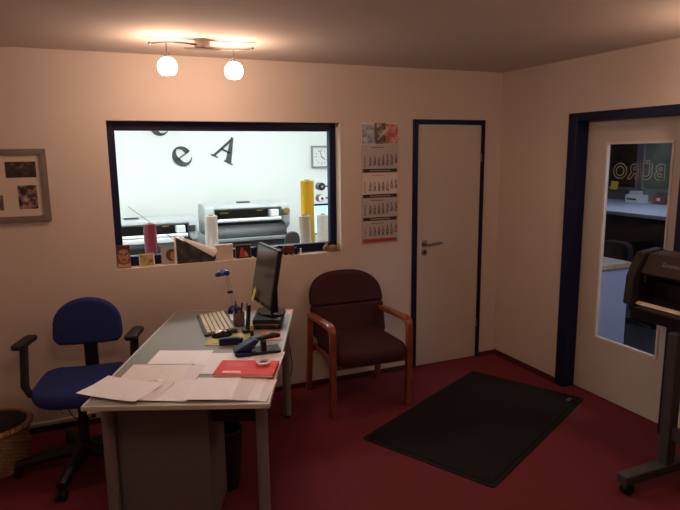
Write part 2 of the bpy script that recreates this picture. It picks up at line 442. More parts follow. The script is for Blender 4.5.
box('housing', WHITE, (-0.2, -0.5, 0.02, 0.2, 0.5, 0.059), t, 0.005)
box('diffuser', glow('near_cool_fill', (0.72, 0.80, 1.0), OFFICE_FILL*3.3), (-0.18, -0.45, 0.0, 0.18, 0.45, 0.02), t)
NIGHT = mat('night_window_glass', (0.012, 0.016, 0.018), 0.08, var=0.3, scale=3)
GREYP = mat('window_frame_grey', (0.28, 0.29, 0.34), 0.5)
for k, (ya, yb) in enumerate(((1.4, 3.50), (3.52, 5.15), (-1.0, 1.3))):
    wn = sroot('window_%d' % (k+2), (OX1, (ya+yb)/2, 1.05)); wn['label'] = 'dark night window of the office'
    q = (yb-ya)/2
    box('pane', NIGHT, (-0.03, -q+0.05, 0.05, -0.015, q-0.05, 1.2), wn)
    for bb in ((-0.06, -q, 0, -0.001, -q+0.06, 1.25), (-0.06, q-0.06, 0, -0.001, q, 1.25), (-0.06, -q+0.06, 0, -0.001, q-0.06, 0.06), (-0.06, -q+0.06, 1.19, -0.001, q-0.06, 1.25)):
        box('frame_bar', GREYP, bb, wn, 0.004)

# office furniture seen through the glazed door
OTOP = mat('office_table_top', (0.62, 0.66, 0.80), 0.45)
t = thing('office_table', 'long pale blue-white table in the dark office beyond the glazed door', 'table', (4.3, 1.7, 0))
box('tabletop', OTOP, (-0.85, -1.7, 0.90, 0.85, 1.8, 0.95), t, 0.006)
box('front_panel', BLACK, (-0.80, -1.6, 0.05, -0.77, 1.7, 0.90), t, 0.004)
for x, y in ((-0.72, -1.5), (0.72, -1.5), (-0.72, 1.6), (0.72, 1.6)):
    box('leg', BLACK, (x-0.03, y-0.03, 0, x+0.03, y+0.03, 0.90), t, 0.004)
t = thing('desk_printer', 'small white desk printer at the back of the office table', 'printer', (4.80, 2.65, 0.95), R(-8))
box('body', WHITE, (-0.10, -0.14, 0, 0.10, 0.14, 0.13), t, 0.012)
box('paper_tray', LGREY, (-0.06, -0.10, 0.12, 0.02, 0.10, 0.19), t, 0.006)
box('slot', BLACK, (-0.103, -0.10, 0.05, -0.09, 0.10, 0.075), t)
for k, (y, wd_, hh_, c, lab) in enumerate(((2.30, 0.20, 0.13, (0.20, 0.03, 0.03), 'dark red box file on the office table, nearest the white printer'), (2.06, 0.20, 0.14, (0.02, 0.05, 0.12), 'dark blue box file between the red and teal ones'), (1.82, 0.20, 0.15, (0.03, 0.12, 0.13), 'teal box file farthest right on the office table'))):
    t = thing('box_file', lab, 'box file', (4.95, y, 0.95), 0, 'box files on the office table')
    mm = mat('box_file_%d' % k, c, 0.5)
    box('carton', mm, (-0.10, -wd_/2, 0, 0.10, wd_/2, hh_), t, 0.003)
    box('spine_label', WHITE, (-0.1015, -0.03, hh_*0.4, -0.0995, 0.03, hh_*0.75), t)
CABL = mat('lavender_cabinet', (0.46, 0.47, 0.66), 0.5)
t = thing('office_cabinet', 'low lavender cabinet with a pale wooden top just behind the glazed door', 'cabinet', (0.49, -0.58, 0))
box('body', CABL, (-0.22, -0.18, 0.05, 0.22, 0.18, 0.86), t, 0.004)
box('plinth', BLACK, (-0.20, -0.16, 0, 0.20, 0.16, 0.05), t)
box('worktop', OAK, (-0.235, -0.20, 0.86, 0.235, 0.20, 0.90), t, 0.004)
OCH = mat('dark_chair_cloth', (0.022, 0.020, 0.020), 0.9, var=0.2)
t = thing('office_chair', 'grey padded office chair pulled up to the table behind the glass', 'chair', (1.65, 0.15, 0), R(90))
MB().prism(rrect(-0.17, 0.56, 0.17, 0.89, 0.08), 0, 0.07, XZ @ RX(-6)).build('backrest', OCH, t, 0.02)
MB().prism(rrect(-0.24, -0.48, 0.24, -0.02, 0.08), 0.44, 0.52).build('seat', OCH, t, 0.02)
MB().cyl((0, -0.25, 0.08), (0, -0.25, 0.45), 0.03).build('post', BLACK, t)
MB().box(-0.03, -0.02, 0.45, 0.03, 0.06, 0.7).build('back_bar', BLACK, t)
MB().box(-0.28, -0.28, 0.03, 0.28, -0.22, 0.08).box(-0.03, -0.53, 0.03, 0.03, 0.03, 0.08).build('base', BLACK, t, 0.008)
for x, y in ((-0.26, -0.25), (0.26, -0.25), (0, -0.51), (0, 0.01)):
    MB().cyl((x-0.015, y, 0.03), (x+0.015, y, 0.03), 0.03).build('castor', BLACK, t)
t = thing('grey_bin', 'dark grey storage tub on the office floor behind the plotter', 'tub', (2.3, -0.45, 0), R(20))
MB().lathe([(0.0, 0.0), (0.17, 0.0), (0.21, 0.62), (0.225, 0.62), (0.225, 0.65), (0.20, 0.65), (0.165, 0.03), (0, 0.03)]).build('tub', DKGREY, t)
MB().lathe([(0.0, 0.69), (0.15, 0.68), (0.228, 0.655), (0.228, 0.652), (0.0, 0.652)]).build('lid', MGREY, t)
STICKY = mat('sticky_yellow', (0.34, 0.38, 0.06), 0.7)
m = MB(); n = 5
for i in range(n+1):
    z = -0.028 + 0.056*i/n; dx = -0.008*(1-i/n)**2
    m.v += [(dx, -0.03, z), (dx, 0.03, z), (dx-0.0006, -0.03, z), (dx-0.0006, 0.03, z)]
for i in range(n):
    a = 4*i
    m.f += [(a, a+1, a+5, a+4), (a+2, a+3, a+7, a+6), (a, a+2, a+6, a+4), (a+1, a+3, a+7, a+5)]
m.f += [(0, 1, 3, 2), (4*n, 4*n+1, 4*n+3, 4*n+2)]
tag(m.build('sticky_note', STICKY, loc=(0.1128, -1.096, 1.545), rot=(R(4), 0, 0)), 'small yellow sticky note on the door glass under the lettering', 'sticky note')

# ------------------------------------------------------------------ letters and clock on the print room wall
def e_mesh(sz, d=0.012):
    m = MB(); n = 44; rx, ry = 0.42*sz, 0.46*sz
    inner = []; outer = []
    a0, a1 = 2, 322
    for i in range(n+1):
        a = R(a0 + (a1-a0)*i/n); c = math.cos(a); s_ = math.sin(a)
        wdt = 0.085 + 0.20*max(0, -c)**1.1 + 0.15*max(0, c)**1.3*(1 if s_ > -0.05 else 0)
        if s_ < 0: wdt += 0.08*max(0, -s_)*max(0, -c*0.5+0.6)
        end = max(0, i-n+7)/7.0
        wdt *= (1 - 0.72*end)
        outer.append((rx*c, ry*s_)); inner.append((rx*c*(1-wdt*2.2), ry*s_*(1-wdt*2.0)))
    for i in range(n):
        q = [outer[i], outer[i+1], inner[i+1], inner[i]]
        m.prism(q, 0, d)
    m.prism([(-rx*0.8, -0.02*sz), (rx*0.99, -0.02*sz), (rx*0.99, 0.035*sz), (-rx*0.8, 0.035*sz)], 0, d)
    return m
def a_mesh(sz, d=0.012):
    m = MB(); h = 0.5*sz; k = sz
    m.prism([(-0.42*k, -h), (-0.32*k, -h), (0.03*k, 0.30*k), (0.0, h)], 0, d)
    m.prism([(0.15*k, -h), (0.41*k, -h), (0.06*k, h), (-0.05*k, h)], 0, d)
    m.prism([(-0.23*k, -0.17*k), (0.20*k, -0.17*k), (0.18*k, -0.095*k), (-0.20*k, -0.095*k)], 0, d)
    m.prism([(-0.50*k, -h-0.06*k), (-0.20*k, -h-0.06*k), (-0.20*k, -h), (-0.50*k, -h)], 0, d)
    m.prism([(0.09*k, -h-0.06*k), (0.50*k, -h-0.06*k), (0.50*k, -h), (0.09*k, -h)], 0, d)
    return m
for mk, x, z, rz, sc, lab in ((e_mesh, -2.154, 1.768, 36, 0.27, 'tilted dark serif letter e on the white wall, left of the letter A'),
                          (a_mesh, -1.598, 1.862, -27, 0.295, 'tilted dark serif capital A on the white print room wall'),
                          (e_mesh, -2.400, 2.135, 12, 0.27, 'dark curved letter mostly hidden behind the top of the window frame')):
    m = mk(sc); M = XZ @ RZ(rz)
    m.v = [tuple(M @ Vector(q)) for q in m.v]
    tag(m.build('wall_letter', LETTER, loc=(x, PY1-0.001, z), smooth=False), lab, 'letter', 'dark letters on the print room wall')
cl = thing('wall_clock', 'square grey-framed wall clock with white face in the print room', 'clock', (-0.34, PY1, 1.74))
q = 0.145
for bb in ((-q, -0.035, -q, -q+0.022, -0.001, q), (q-0.022, -0.035, -q, q, -0.001, q), (-q+0.022, -0.035, -q, q-0.022, -0.001, -q+0.022), (-q+0.022, -0.035, q-0.022, q-0.022, -0.001, q)):
    box('frame_bar', MGREY, bb, cl, 0.004)
face = box('face', WHITE, (-q+0.02, -0.02, -q+0.02, q-0.02, -0.002, q-0.02), cl)
for k in range(12):
    a = R(30*k); l = 0.022 if k % 3 else 0.032
    M = T(0, -0.021, 0) @ RY(30*k)
    MB().box(-0.004, -0.001, 0.085-l/2, 0.004, 0.001, 0.085+l/2, M).build('hour_mark', MGREY, face)
MB().box(-0.005, -0.001, -0.01, 0.005, 0.001, 0.06, T(0, -0.024, 0) @ RY(128)).build('hour_hand', BLACK, cl)
MB().box(-0.0035, -0.001, -0.015, 0.0035, 0.001, 0.09, T(0, -0.027, 0) @ RY(-18)).build('minute_hand', BLACK, cl)

# ------------------------------------------------------------------ large-format printers in the print room
def big_printer(name, label, loc, w, dark_end=False):
    """front faces -y, base at the floor; body between z .62 and 1.25"""
    t = thing(name, label, 'printer', loc)
    hw = w/2
    # stand
    for s_ in (-1, 1):
        lg = MB().box(s_*(hw-0.16)-0.04, -0.05, 0.06, s_*(hw-0.16)+0.04, 0.05, 0.62)
        lg.box(s_*(hw-0.16)-0.04, -0.30, 0.05, s_*(hw-0.16)+0.04, 0.30, 0.11).build('stand_leg', MGREY, t, 0.006)
        for yy in (-0.26, 0.26):
            MB().cyl((s_*(hw-0.16)-0.02, yy, 0.032), (s_*(hw-0.16)+0.02, yy, 0.032), 0.032).build('castor', BLACK, t)
    box('stand_rail', MGREY, (-hw+0.2, -0.03, 0.30, hw-0.2, 0.03, 0.36), t, 0.005)
    # lower apron and black platen
    prof = [(-0.30, 0.66), (-0.33, 0.70), (-0.31, 0.82), (-0.26, 0.93), (-0.18, 1.03), (-0.10, 1.06), (0.22, 1.06), (0.22, 0.62), (-0.24, 0.62)]
    MB().prism(prof, -hw+0.09, hw-0.07, YZ).build('media_apron', mat('apron_black', (0.010, 0.010, 0.012), 0.38, spec=0.35), t, 0.01)
    MB().box(-hw+0.09, -0.335, 0.835, hw-0.07, -0.27, 0.872).build('grey_strip', MGREY, t, 0.008)
    MB().cyl((-hw+0.14, -0.20, 1.065), (hw-0.12, -0.20, 1.065), 0.022).build('carriage_rail', WHITE, t)
    box('back_recess', BLACK, (-hw+0.13, -0.06, 1.06, hw-0.10, 0.20, 1.175), t)
    cr = box('carriage', WHITE, (hw-0.24, -0.19, 1.09, hw-0.14, -0.02, 1.17), t, 0.008)
    box('label_strip', mat('amber_label', (0.55, 0.45, 0.05), 0.5), (-hw+0.20, -0.064, 1.135, -hw+0.30, -0.059, 1.150), t)
    box('label_strip', mat('amber_label2', (0.55, 0.50, 0.10), 0.5), (hw-0.38, -0.064, 1.150, hw-0.30, -0.059, 1.165), t)
    tp = [(-0.15, 1.195), (-0.13, 1.238), (-0.02, 1.255), (0.20, 1.25), (0.235, 1.17), (-0.05, 1.165)]
    MB().prism(tp, -hw+0.10, hw-0.08, YZ).build('top_cover', PGREY, t, 0.012)
    box('cover_handle', DKGREY, (-0.10, -0.05, 1.253, 0.06, 0.02, 1.268), t, 0.005)
    ep = [(-0.17, 0.98), (-0.19, 1.03), (-0.185, 1.12), (-0.15, 1.22), (-0.05, 1.255), (0.20, 1.25), (0.25, 1.15), (0.25, 0.90), (-0.05, 0.90)]
    MB().prism(ep, -hw, -hw+0.12, YZ).build('end_cover', PGREY, t, 0.018, seg=3)
    e2 = MB().prism(ep, hw-0.095, hw, YZ).build('end_cover', PGREY, t, 0.018, seg=3)
    box('control_panel', DKGREY, (hw-0.105, -0.205, 1.10, hw-0.03, -0.17, 1.17), t, 0.006)
    MB().cyl((-hw+0.2, -0.22, 0.55), (hw-0.2, -0.22, 0.55), 0.045, n=20).build('media_roll', BLACK, t)
    return t
PR = big_printer('large_format_printer', 'wide black and white printer right of the white paper roll', (-1.530, 2.80, 0), 1.02)
for ch in PR.children:
    if not ch.name.startswith(('stand', 'castor', 'media_roll')): ch.location.z -= 0.035
    if ch.name.startswith('stand_leg'): ch.scale.z = 0.94
pl = big_printer('large_format_printer', 'pale printer behind the red roll, left in the window', (-2.80, 2.80, 0), 1.36)
for ch in pl.children:
    if not ch.name.startswith(('stand', 'castor', 'media_roll')):
        ch.location.z -= 0.165
    if ch.name.startswith('stand_leg'): ch.scale.z = 0.72
# wide white front bar of the left printer
box('front_bar', WHITE, (-0.52, -0.345, 0.845, 0.50, -0.29, 0.895), pl, 0.01)
box('lower_bar', LGREY, (-0.55, -0.36, 0.665, 0.52, -0.30, 0.73), pl, 0.01)
BRASS = mat('brown_tag', (0.30, 0.16, 0.04), 0.5)
tag(MB().lathe([(0, -0.012), (0.035, -0.01), (0.042, 0), (0.035, 0.01), (0, 0.012)], n=14, M=RX(90)).build('tape_roll', BRASS, loc=(-1.075, 2.575, 1.115)), 'small brown roll of tape hung on the right printer corner', 'tape roll')

# counter with standing rolls just behind the window
ct = thing('counter', 'dark counter under the window on the print room side', 'counter', (-2.2, 0.55, 0))
box('worktop', MGREY, (-1.9, -0.30, 0.72, 1.9, 0.30, 0.76), ct, 0.004)
for x in (-1.8, 0.0, 1.8):
    box('support_panel', LGREY, (x-0.012, -0.28, 0, x+0.012, 0.28, 0.72), ct, 0.002)
def roll(label, x, y, r, top, color, lean=0.0, core=0.4, z=0.76, rough=0.4):
    t = thing('material_roll', label, 'roll', (x, y, z), 0, 'rolls standing behind the window')
    t.rotation_euler = (0, R(lean), 0)
    h = top - z
    m_ = mat('roll_' + label[:12].replace(' ', '_'), color, rough, var=0.04)
    MB().lathe([(r*core, h), (r*core, 0.0), (r, 0.0), (r, h-0.004), (r-0.004, h), (r*core, h)], n=32).build('wound_sheet', m_, t)
    MB().ring([(r*core, 0.0), (r*core, h+0.008), (r*core-0.006, h+0.008), (r*core-0.006, 0.0)], n=20).build('core', mat('core_card', (0.45, 0.36, 0.27), 0.8), t)
    return t
roll('wine red roll standing left behind the window', -2.828, 0.50, 0.046, 1.276, (0.23, 0.016, 0.045))
roll('white paper roll standing in the middle behind the window', -2.368, 0.50, 0.049, 1.315, (0.80, 0.82, 0.80))
roll('tall bright yellow roll standing right behind the window', -1.520, 0.62, 0.058, 1.56, (0.88, 0.52, 0.015))
roll('short cream roll leaning in front of the yellow roll', -1.592, 0.42, 0.046, 1.285, (0.60, 0.53, 0.42), lean=-3.5)
roll('short white roll at the right end of the window', -1.420, 0.52, 0.052, 1.275, (0.78, 0.79, 0.80))
# desk with a monitor and roll ends at the right in the print room
dk = thing('side_desk', 'small desk carrying the lit monitor in the print room', 'desk', (-0.60, 2.3, 0))
box('tabletop', LGREY, (-0.42, -0.3, 0.70, 0.42, 0.3, 0.73), dk, 0.004)
for x in (-0.38, 0.38):
    for y in (-0.26, 0.26): box('leg', MGREY, (x-0.02, y-0.02, 0, x+0.02, y+0.02, 0.70), dk, 0.003)
mo = thing('monitor', 'lit pale blue computer monitor behind the yellow roll', 'monitor', (-0.66, 2.3, 0.73))
box('casing', BLACK, (-0.22, -0.02, 0.12, 0.22, 0.02, 0.475), mo, 0.006)
box('screen', glow('screen_blue', (0.45, 0.72, 0.85), 0.9), (-0.205, -0.024, 0.135, 0.205, -0.019, 0.455), mo)
MB().box(-0.02, 0.0, 0.01, 0.02, 0.03, 0.14).box(-0.10, -0.07, 0.0, 0.10, 0.08, 0.012).build('foot', BLACK, mo, 0.003)
for z, lab, c0, c1 in ((1.408, 'dark ended roll on a wall bracket above the monitor', BLACKG, STEEL), (1.272, 'white ended roll on a wall bracket just over the monitor', WHITE, BLACK)):
    t = thing('bracket_roll', lab, 'roll', (-0.755, 2.23, z), 0)
    MB().cyl((0, 0, 0), (0, 0.10, 0), 0.045, n=28).build('wound_sheet', mat('vinyl_' + lab[:5], (0.05, 0.05, 0.055), 0.35), t, 0.004)
    MB().cyl((0, -0.006, 0), (0, 0.001, 0), 0.042, n=28).build('end_disc', c0, t)
    MB().cyl((0, -0.014, 0), (0, -0.004, 0), 0.015, n=20).build('hub', c1, t)
    MB().cyl((0.03, 0.05, 0), (0.874, 0.05, 0), 0.009).build('bracket_arm', DKGREY, t)
# dark chair back in the print room
t = thing('task_chair', 'dark chair back showing low between printer and cream roll', 'chair', (-1.545, 0.98, 0), R(10))
MB().prism(rrect(-0.075, 0.80, 0.075, 1.085, 0.07), -0.02, 0.02, XZ).build('backrest', DKGREY, t, 0.012)
MB().prism(rrect(-0.20, -0.02, 0.20, 0.36, 0.07), 0.44, 0.50).build('seat', DKGREY, t, 0.015)
MB().box(-0.025, 0.0, 0.46, 0.025, 0.03, 0.85).build('back_bar', BLACK, t)
MB().cyl((0, 0.17, 0.06), (0, 0.17, 0.45), 0.025).build('post', BLACK, t)
MB().box(-0.24, 0.145, 0.02, 0.24, 0.195, 0.06).box(-0.025, -0.07, 0.02, 0.025, 0.41, 0.06).build('base', BLACK, t, 0.006)

# ------------------------------------------------------------------ things on the window sill
SZ = WZ0
def card(name, label, cat, x0, x1, h, y, m_, border=None, bw=0.006, lean=6, rz=0, th=0.004):
    t = thing(name, label, cat, ((x0+x1)/2, y, SZ), R(rz), 'pictures on the window sill')
    q = (x1-x0)/2; M = RX(-lean)
    MB().box(-q, 0, 0, q, th, h, M).build('backing', border or m_, t)
    if border: MB().box(-q+bw, -0.0012, bw, q-bw, 0.0005, h-bw, M).build('picture', m_, t)
    # small strut behind keeps it upright
    MB().box(-0.01, th, 0.002, 0.01, th+0.002, h*0.6, M).box(-0.01, 0.03, 0.0, 0.01, 0.033, h*0.5, RX(12)).build('strut', border or m_, t)
    return t, M
SKIN = mat('printed_skin', (0.42, 0.20, 0.12), 0.5); DARKP = mat('printed_dark', (0.05, 0.022, 0.016), 0.5); PINKP = mat('printed_pink', (0.55, 0.26, 0.20), 0.5)
def disc(cx, cz, rx, rz_, y, M, n=20):
    m = MB(); m.prism([(cx+rx*math.cos(2*math.pi*i/n), cz+rz_*math.sin(2*math.pi*i/n)) for i in range(n)], 0, 0.0008, M @ T(0, y, 0) @ XZ); return m
t, M = card('portrait_card', 'portrait card of a brown face with dark brows, leftmost on the sill', 'card', -3.090, -3.004, 0.155, 0.035, mat('printed_brown', (0.20, 0.075, 0.045), 0.5))
disc(0.0, 0.085, 0.033, 0.05, -0.0006, M).build('printed_face', SKIN, t)
MB().prism([(-0.040, 0.095), (-0.026, 0.120), (0.0, 0.128), (0.026, 0.120), (0.040, 0.095), (0.040, 0.150), (-0.040, 0.150)], 0, 0.0008, M @ T(0, -0.0012, 0) @ XZ).build('printed_hair', DARKP, t)
MB().prism([(-0.041, 0.006), (0.041, 0.006), (0.040, 0.034), (0.0, 0.022), (-0.040, 0.034)], 0, 0.0008, M @ T(0, -0.0010, 0) @ XZ).build('printed_shirt', PINKP, t)
for s_ in (-1, 1):
    MB().prism([(s_*0.006, 0.083), (s_*0.030, 0.098), (s_*0.030, 0.106), (s_*0.006, 0.094)], 0, 0.0008, M @ T(0, -0.0014, 0) @ XZ).build('printed_brow', DARKP, t)
disc(0, 0.055, 0.014, 0.005, -0.0014, M).build('printed_mouth', DARKP, t)
card('framed_photo', 'small ochre picture with a pale border before the red roll', 'picture', -2.952, -2.850, 0.088, 0.03, blotch_mat('ochre_photo', [(0.20, 0.12, 0.03), (0.42, 0.30, 0.10), (0.52, 0.42, 0.20)], 40, seed=3), mat('cream_border', (0.62, 0.55, 0.46), 0.6), 0.009, lean=10, rz=4)
t, M = card('framed_photo', 'pale grey card with a round brown portrait beside the folded poster', 'picture', -2.804, -2.690, 0.118, 0.055, mat('pale_lilac_card', (0.42, 0.38, 0.40), 0.6), None, lean=5)
disc(0.012, 0.062, 0.038, 0.042, -0.0004, M, 24).build('round_portrait', mat('printed_hair', (0.10, 0.045, 0.02), 0.5), t)
disc(0.024, 0.056, 0.022, 0.030, -0.0009, M, 20).build('printed_face', mat('printed_face_orange', (0.52, 0.24, 0.10), 0.5), t)
# poster with its top corner folded forward, and the thin stick behind it
t = thing('folded_poster', 'dark picture poster on the sill with a white corner folded down', 'poster', (-2.57, 0.03, SZ), 0)
PAPERW = mat('poster_back_white', (0.86, 0.80, 0.76), 0.6)
MB().prism([(-0.135, 0.0), (0.125, 0.0), (0.130, 0.035), (-0.140, 0.190)], 0, 0.002, XZ).build('sheet', blotch_mat('poster_dark', [(0.015, 0.015, 0.018), (0.05, 0.045, 0.05), (0.16, 0.12, 0.11)], 14, seed=5), t)
MB().prism([(-0.150, 0.0), (-0.133, 0.0), (-0.136, 0.195), (-0.147, 0.200)], 0.0015, 0.004, XZ).build('white_margin', PAPERW, t)
f = MB()
P0, P1, P2 = Vector((-0.145, -0.003, 0.205)), Vector((0.142, -0.010, 0.088)), Vector((0.112, -0.040, 0.038))
n = 8; rows = []
for i in range(n+1):
    s_ = i/n; a = P0.lerp(P1, s_); b = P0.lerp(P2, s_); bulge = Vector((0.006, -0.014, 0.004))*s_
    rows.append([a, a.lerp(b, .33)+bulge, a.lerp(b, .67)+bulge, b])
for r_ in rows: f.v += [tuple(q) for q in r_] + [tuple(q + Vector((0, 0.002, -0.001))) for q in r_]
for i in range(n):
    for j in range(3):
        a = i*8+j; f.f += [(a, a+1, a+9, a+8), (a+4, a+5, a+13, a+12)]
    a = i*8; f.f += [(a, a+4, a+12, a+8), (a+3, a+7, a+15, a+11)]
a = n*8; f.f += [(a, a+1, a+5, a+4), (a+1, a+2, a+6, a+5), (a+2, a+3, a+7, a+6)]
f.build('folded_corner', PAPERW, t)
tag(MB().tube([(-2.59, 0.045, SZ+0.001), (-2.72, 0.055, 1.215), (-2.99, 0.06, 1.445)], [0.003, 0.0025, 0.0015]).lathe([(0, -0.004), (0.004, 0), (0, 0.004)], (-2.99, 0.06, 1.446), 8).build('thin_stick', DKGREY), 'thin dark stick rising to the left from the folded poster', 'stick')
MBX = mat('beige_box', (0.62, 0.50, 0.42), 0.7, var=0.15, scale=25)
t = thing('small_box', 'beige patterned box beneath the white paper roll on the sill', 'box', (-2.370, 0.045, SZ))
box('carton', MBX, (-0.060, -0.018, 0, 0.060, 0.018, 0.105), t, 0.002)
box('lid', MBX, (-0.0615, -0.0195, 0.095, 0.0615, 0.0195, 0.113), t, 0.002)
t, M = card('framed_photo', 'dark photo with a red figure on the sill left of the monitor', 'picture', -2.290, -2.172, 0.100, 0.045, mat('photo_black', (0.02, 0.016, 0.016), 0.35), mat('photo_border_dark', (0.30, 0.24, 0.21), 0.5), 0.004, lean=5)
MB().prism([(-0.030, 0.012), (0.018, 0.012), (0.004, 0.048), (0.0, 0.075), (-0.014, 0.080), (-0.022, 0.055)], 0, 0.001, M @ T(0, -0.0012, 0) @ XZ).build('printed_figure', mat('printed_red', (0.42, 0.035, 0.03), 0.5), t)
MB().prism([(0.008, 0.012), (0.038, 0.012), (0.030, 0.034), (0.012, 0.058)], 0, 0.001, M @ T(0, -0.0016, 0) @ XZ).build('printed_arm', mat('printed_tan', (0.40, 0.20, 0.12), 0.5), t)
# blue mug, small red model vehicles behind the monitor
t = thing('mug', 'small dark blue mug between the dark photo and the monitor', 'mug', (-2.125, 0.045, SZ))
MB().lathe([(0, 0), (0.026, 0), (0.029, 0.004), (0.030, 0.075), (0.027, 0.075), (0.025, 0.006), (0, 0.006)]).build('cup', NAVYPL, t)
MB().tube([(0.028, 0, 0.062), (0.046, 0, 0.058), (0.050, 0, 0.038), (0.044, 0, 0.020), (0.028, 0, 0.016)], 0.004).build('handle', NAVYPL, t)
TOYR = mat('toy_red', (0.12, 0.022, 0.016), 0.45)
for k, (x, lab) in enumerate(((-2.000, 'small dark red model truck on the sill nearest the monitor'), (-1.875, 'small dark red model truck on the sill further from the monitor'))):
    t = thing('model_truck', lab, 'toy truck', (x, 0.040, SZ), 0, 'model trucks on the sill')
    box('body', TOYR, (-0.055, -0.018, 0.012, 0.030, 0.018, 0.062), t, 0.003)
    box('cab', BLACK, (0.031, -0.017, 0.012, 0.056, 0.017, 0.050), t, 0.006)
    box('roof_rack', TOYR, (-0.050, -0.014, 0.062, 0.026, 0.014, 0.072), t, 0.003)
    for xx in (-0.038, 0.0, 0.042):
        MB().cyl((xx, -0.019, 0.012), (xx, 0.019, 0.012), 0.012, n=14).build('wheel_pair', BLACK, t)
t = thing('white_figurine', 'tiny white figurine at the end of the model trucks', 'figurine', (-1.795, 0.035, SZ))
MB().lathe([(0, 0), (0.010, 0), (0.011, 0.006), (0.006, 0.016), (0.009, 0.024), (0.004, 0.031), (0, 0.032)], n=14).build('body', WHITE, t)
MB().lathe([(0, -0.007), (0.006, -0.003), (0.007, 0.002), (0.004, 0.006), (0, 0.007)], (0, 0, 0.037), 12).build('head', WHITE, t)
# plush dog in the right corner of the sill
PLUSH = mat('tan_plush', (0.30, 0.19, 0.09), 0.95, var=0.4, scale=120, bump=0.6, bscale=200)
t = thing('plush_animal', 'small tan plush animal lying in the right corner of the sill', 'plush toy', (-1.545, 0.030, SZ))
def blob(c, r, n=12, s=(1,1,1), M=None):
    m = MB(); prof = [(r*math.sin(math.pi*i/8), -r*math.cos(math.pi*i/8)) for i in range(9)]
    m.lathe([(max(a, 0), b) for a, b in prof], (0,0,0), n)
    m.v = [tuple((M or Matrix()) @ Vector((q[0]*s[0], q[1]*s[1], q[2]*s[2])) + Vector(c)) for q in m.v]; return m
b = blob((0.010, 0, 0.026), 0.026, s=(1.6, 0.95, 1.0))
b2 = blob((-0.045, -0.004, 0.036), 0.021, s=(1.15, 1, 1)); b.add(b2.v, b2.f)
for c, s_ in (((-0.066, -0.006, 0.030), (1, .8, .8)), ((-0.028, -0.014, 0.012), (1.4, .9, .9)), ((0.045, -0.014, 0.012), (1.5, .9, .9)), ((-0.028, 0.014, 0.012), (1.4, .9, .9)), ((0.045, 0.014, 0.012), (1.5, .9, .9))):
    q_ = blob(c, 0.0125, s=s_); b.add(q_.v, q_.f)
b.build('body', PLUSH, t)
for s_ in (-1, 1): blob((-0.040, s_*0.012-0.004, 0.056), 0.011, s=(0.7, 0.6, 1.5)).build('ear', PLUSH, t)
MB().tube([(0.048, 0, 0.03), (0.062, 0, 0.034), (0.060, 0, 0.058)], [0.008, 0.007, 0.005]).build('tail', PLUSH, t)
blob((-0.078, -0.006, 0.033), 0.0045).build('nose', BLACK, t)

# ------------------------------------------------------------------ picture frame and calendar on the back wall
pf = thing('picture_frame', 'wide grey frame with several small snapshots at the left edge', 'picture frame', (-3.815, 0, 1.61))
FRM = mat('frame_grey_wood', (0.20, 0.165, 0.155), 0.4, var=0.08)
W2, H2, fw_ = 0.36, 0.222, 0.036
def mitre(pts, y0, y1): return MB().prism(pts, y0, y1, XZ)
for pts in ([(-W2,-H2),(W2,-H2),(W2-fw_,-H2+fw_),(-W2+fw_,-H2+fw_)], [(-W2,H2),(-W2+fw_,H2-fw_),(W2-fw_,H2-fw_),(W2,H2)],
            [(W2,-H2),(W2,H2),(W2-fw_,H2-fw_),(W2-fw_,-H2+fw_)], [(-W2,-H2),(-W2+fw_,-H2+fw_),(-W2+fw_,H2-fw_),(-W2,H2)]):
    mitre(pts, 0.001, 0.024).build('frame_bar', FRM, pf, 0.002)
mb = MB().box(-W2+fw_, -0.010, -H2+fw_, W2-fw_, -0.001, H2-fw_).build('mat_board', mat('passepartout', (0.66, 0.58, 0.50), 0.8), pf)
PH_ = [(0.132, 0.298, 0.050, 0.146), (0.188, 0.292, -0.142, 0.002), (-0.065, 0.095, 0.055, 0.150), (-0.03, 0.105, -0.145, -0.055), (-0.29, -0.13, 0.05, 0.146), (-0.26, -0.10, -0.142, -0.01)]
PC = [[(0.01, 0.008, 0.008), (0.05, 0.02, 0.015), (0.03, 0.035, 0.045), (0.20, 0.11, 0.07)], [(0.012, 0.010, 0.014), (0.05, 0.03, 0.04), (0.38, 0.22, 0.20), (0.50, 0.42, 0.42)],
      [(0.04, 0.02, 0.02), (0.20, 0.10, 0.06), (0.05, 0.05, 0.06)], [(0.02, 0.02, 0.03), (0.14, 0.10, 0.10), (0.36, 0.24, 0.20)]]
for k, (a, b, c, d) in enumerate(PH_):
    MB().box(a, -0.0115, c, b, -0.009, d).build('snapshot', blotch_mat('snapshot_%d' % k, PC[k % 4], 26, seed=k*1.3+0.4), pf)

cal = thing('wall_calendar', 'four-month wall calendar hanging left of the narrow door', 'calendar', (-1.144, 0, 1.082))
CW2 = 0.158
CREAMP = mat('calendar_white', (0.74, 0.68, 0.64), 0.7, var=0.02); GREYPP = mat('calendar_grey', (0.52, 0.48, 0.47), 0.7, var=0.03)
PRINTD = mat('print_black', (0.03, 0.025, 0.03), 0.7); PRINTR = mat('print_red', (0.42, 0.05, 0.05), 0.7)
box('backing', mat('calendar_board', (0.45, 0.40, 0.37), 0.8), (-CW2, -0.003, 0.0, CW2, -0.0005, 0.93), cal)
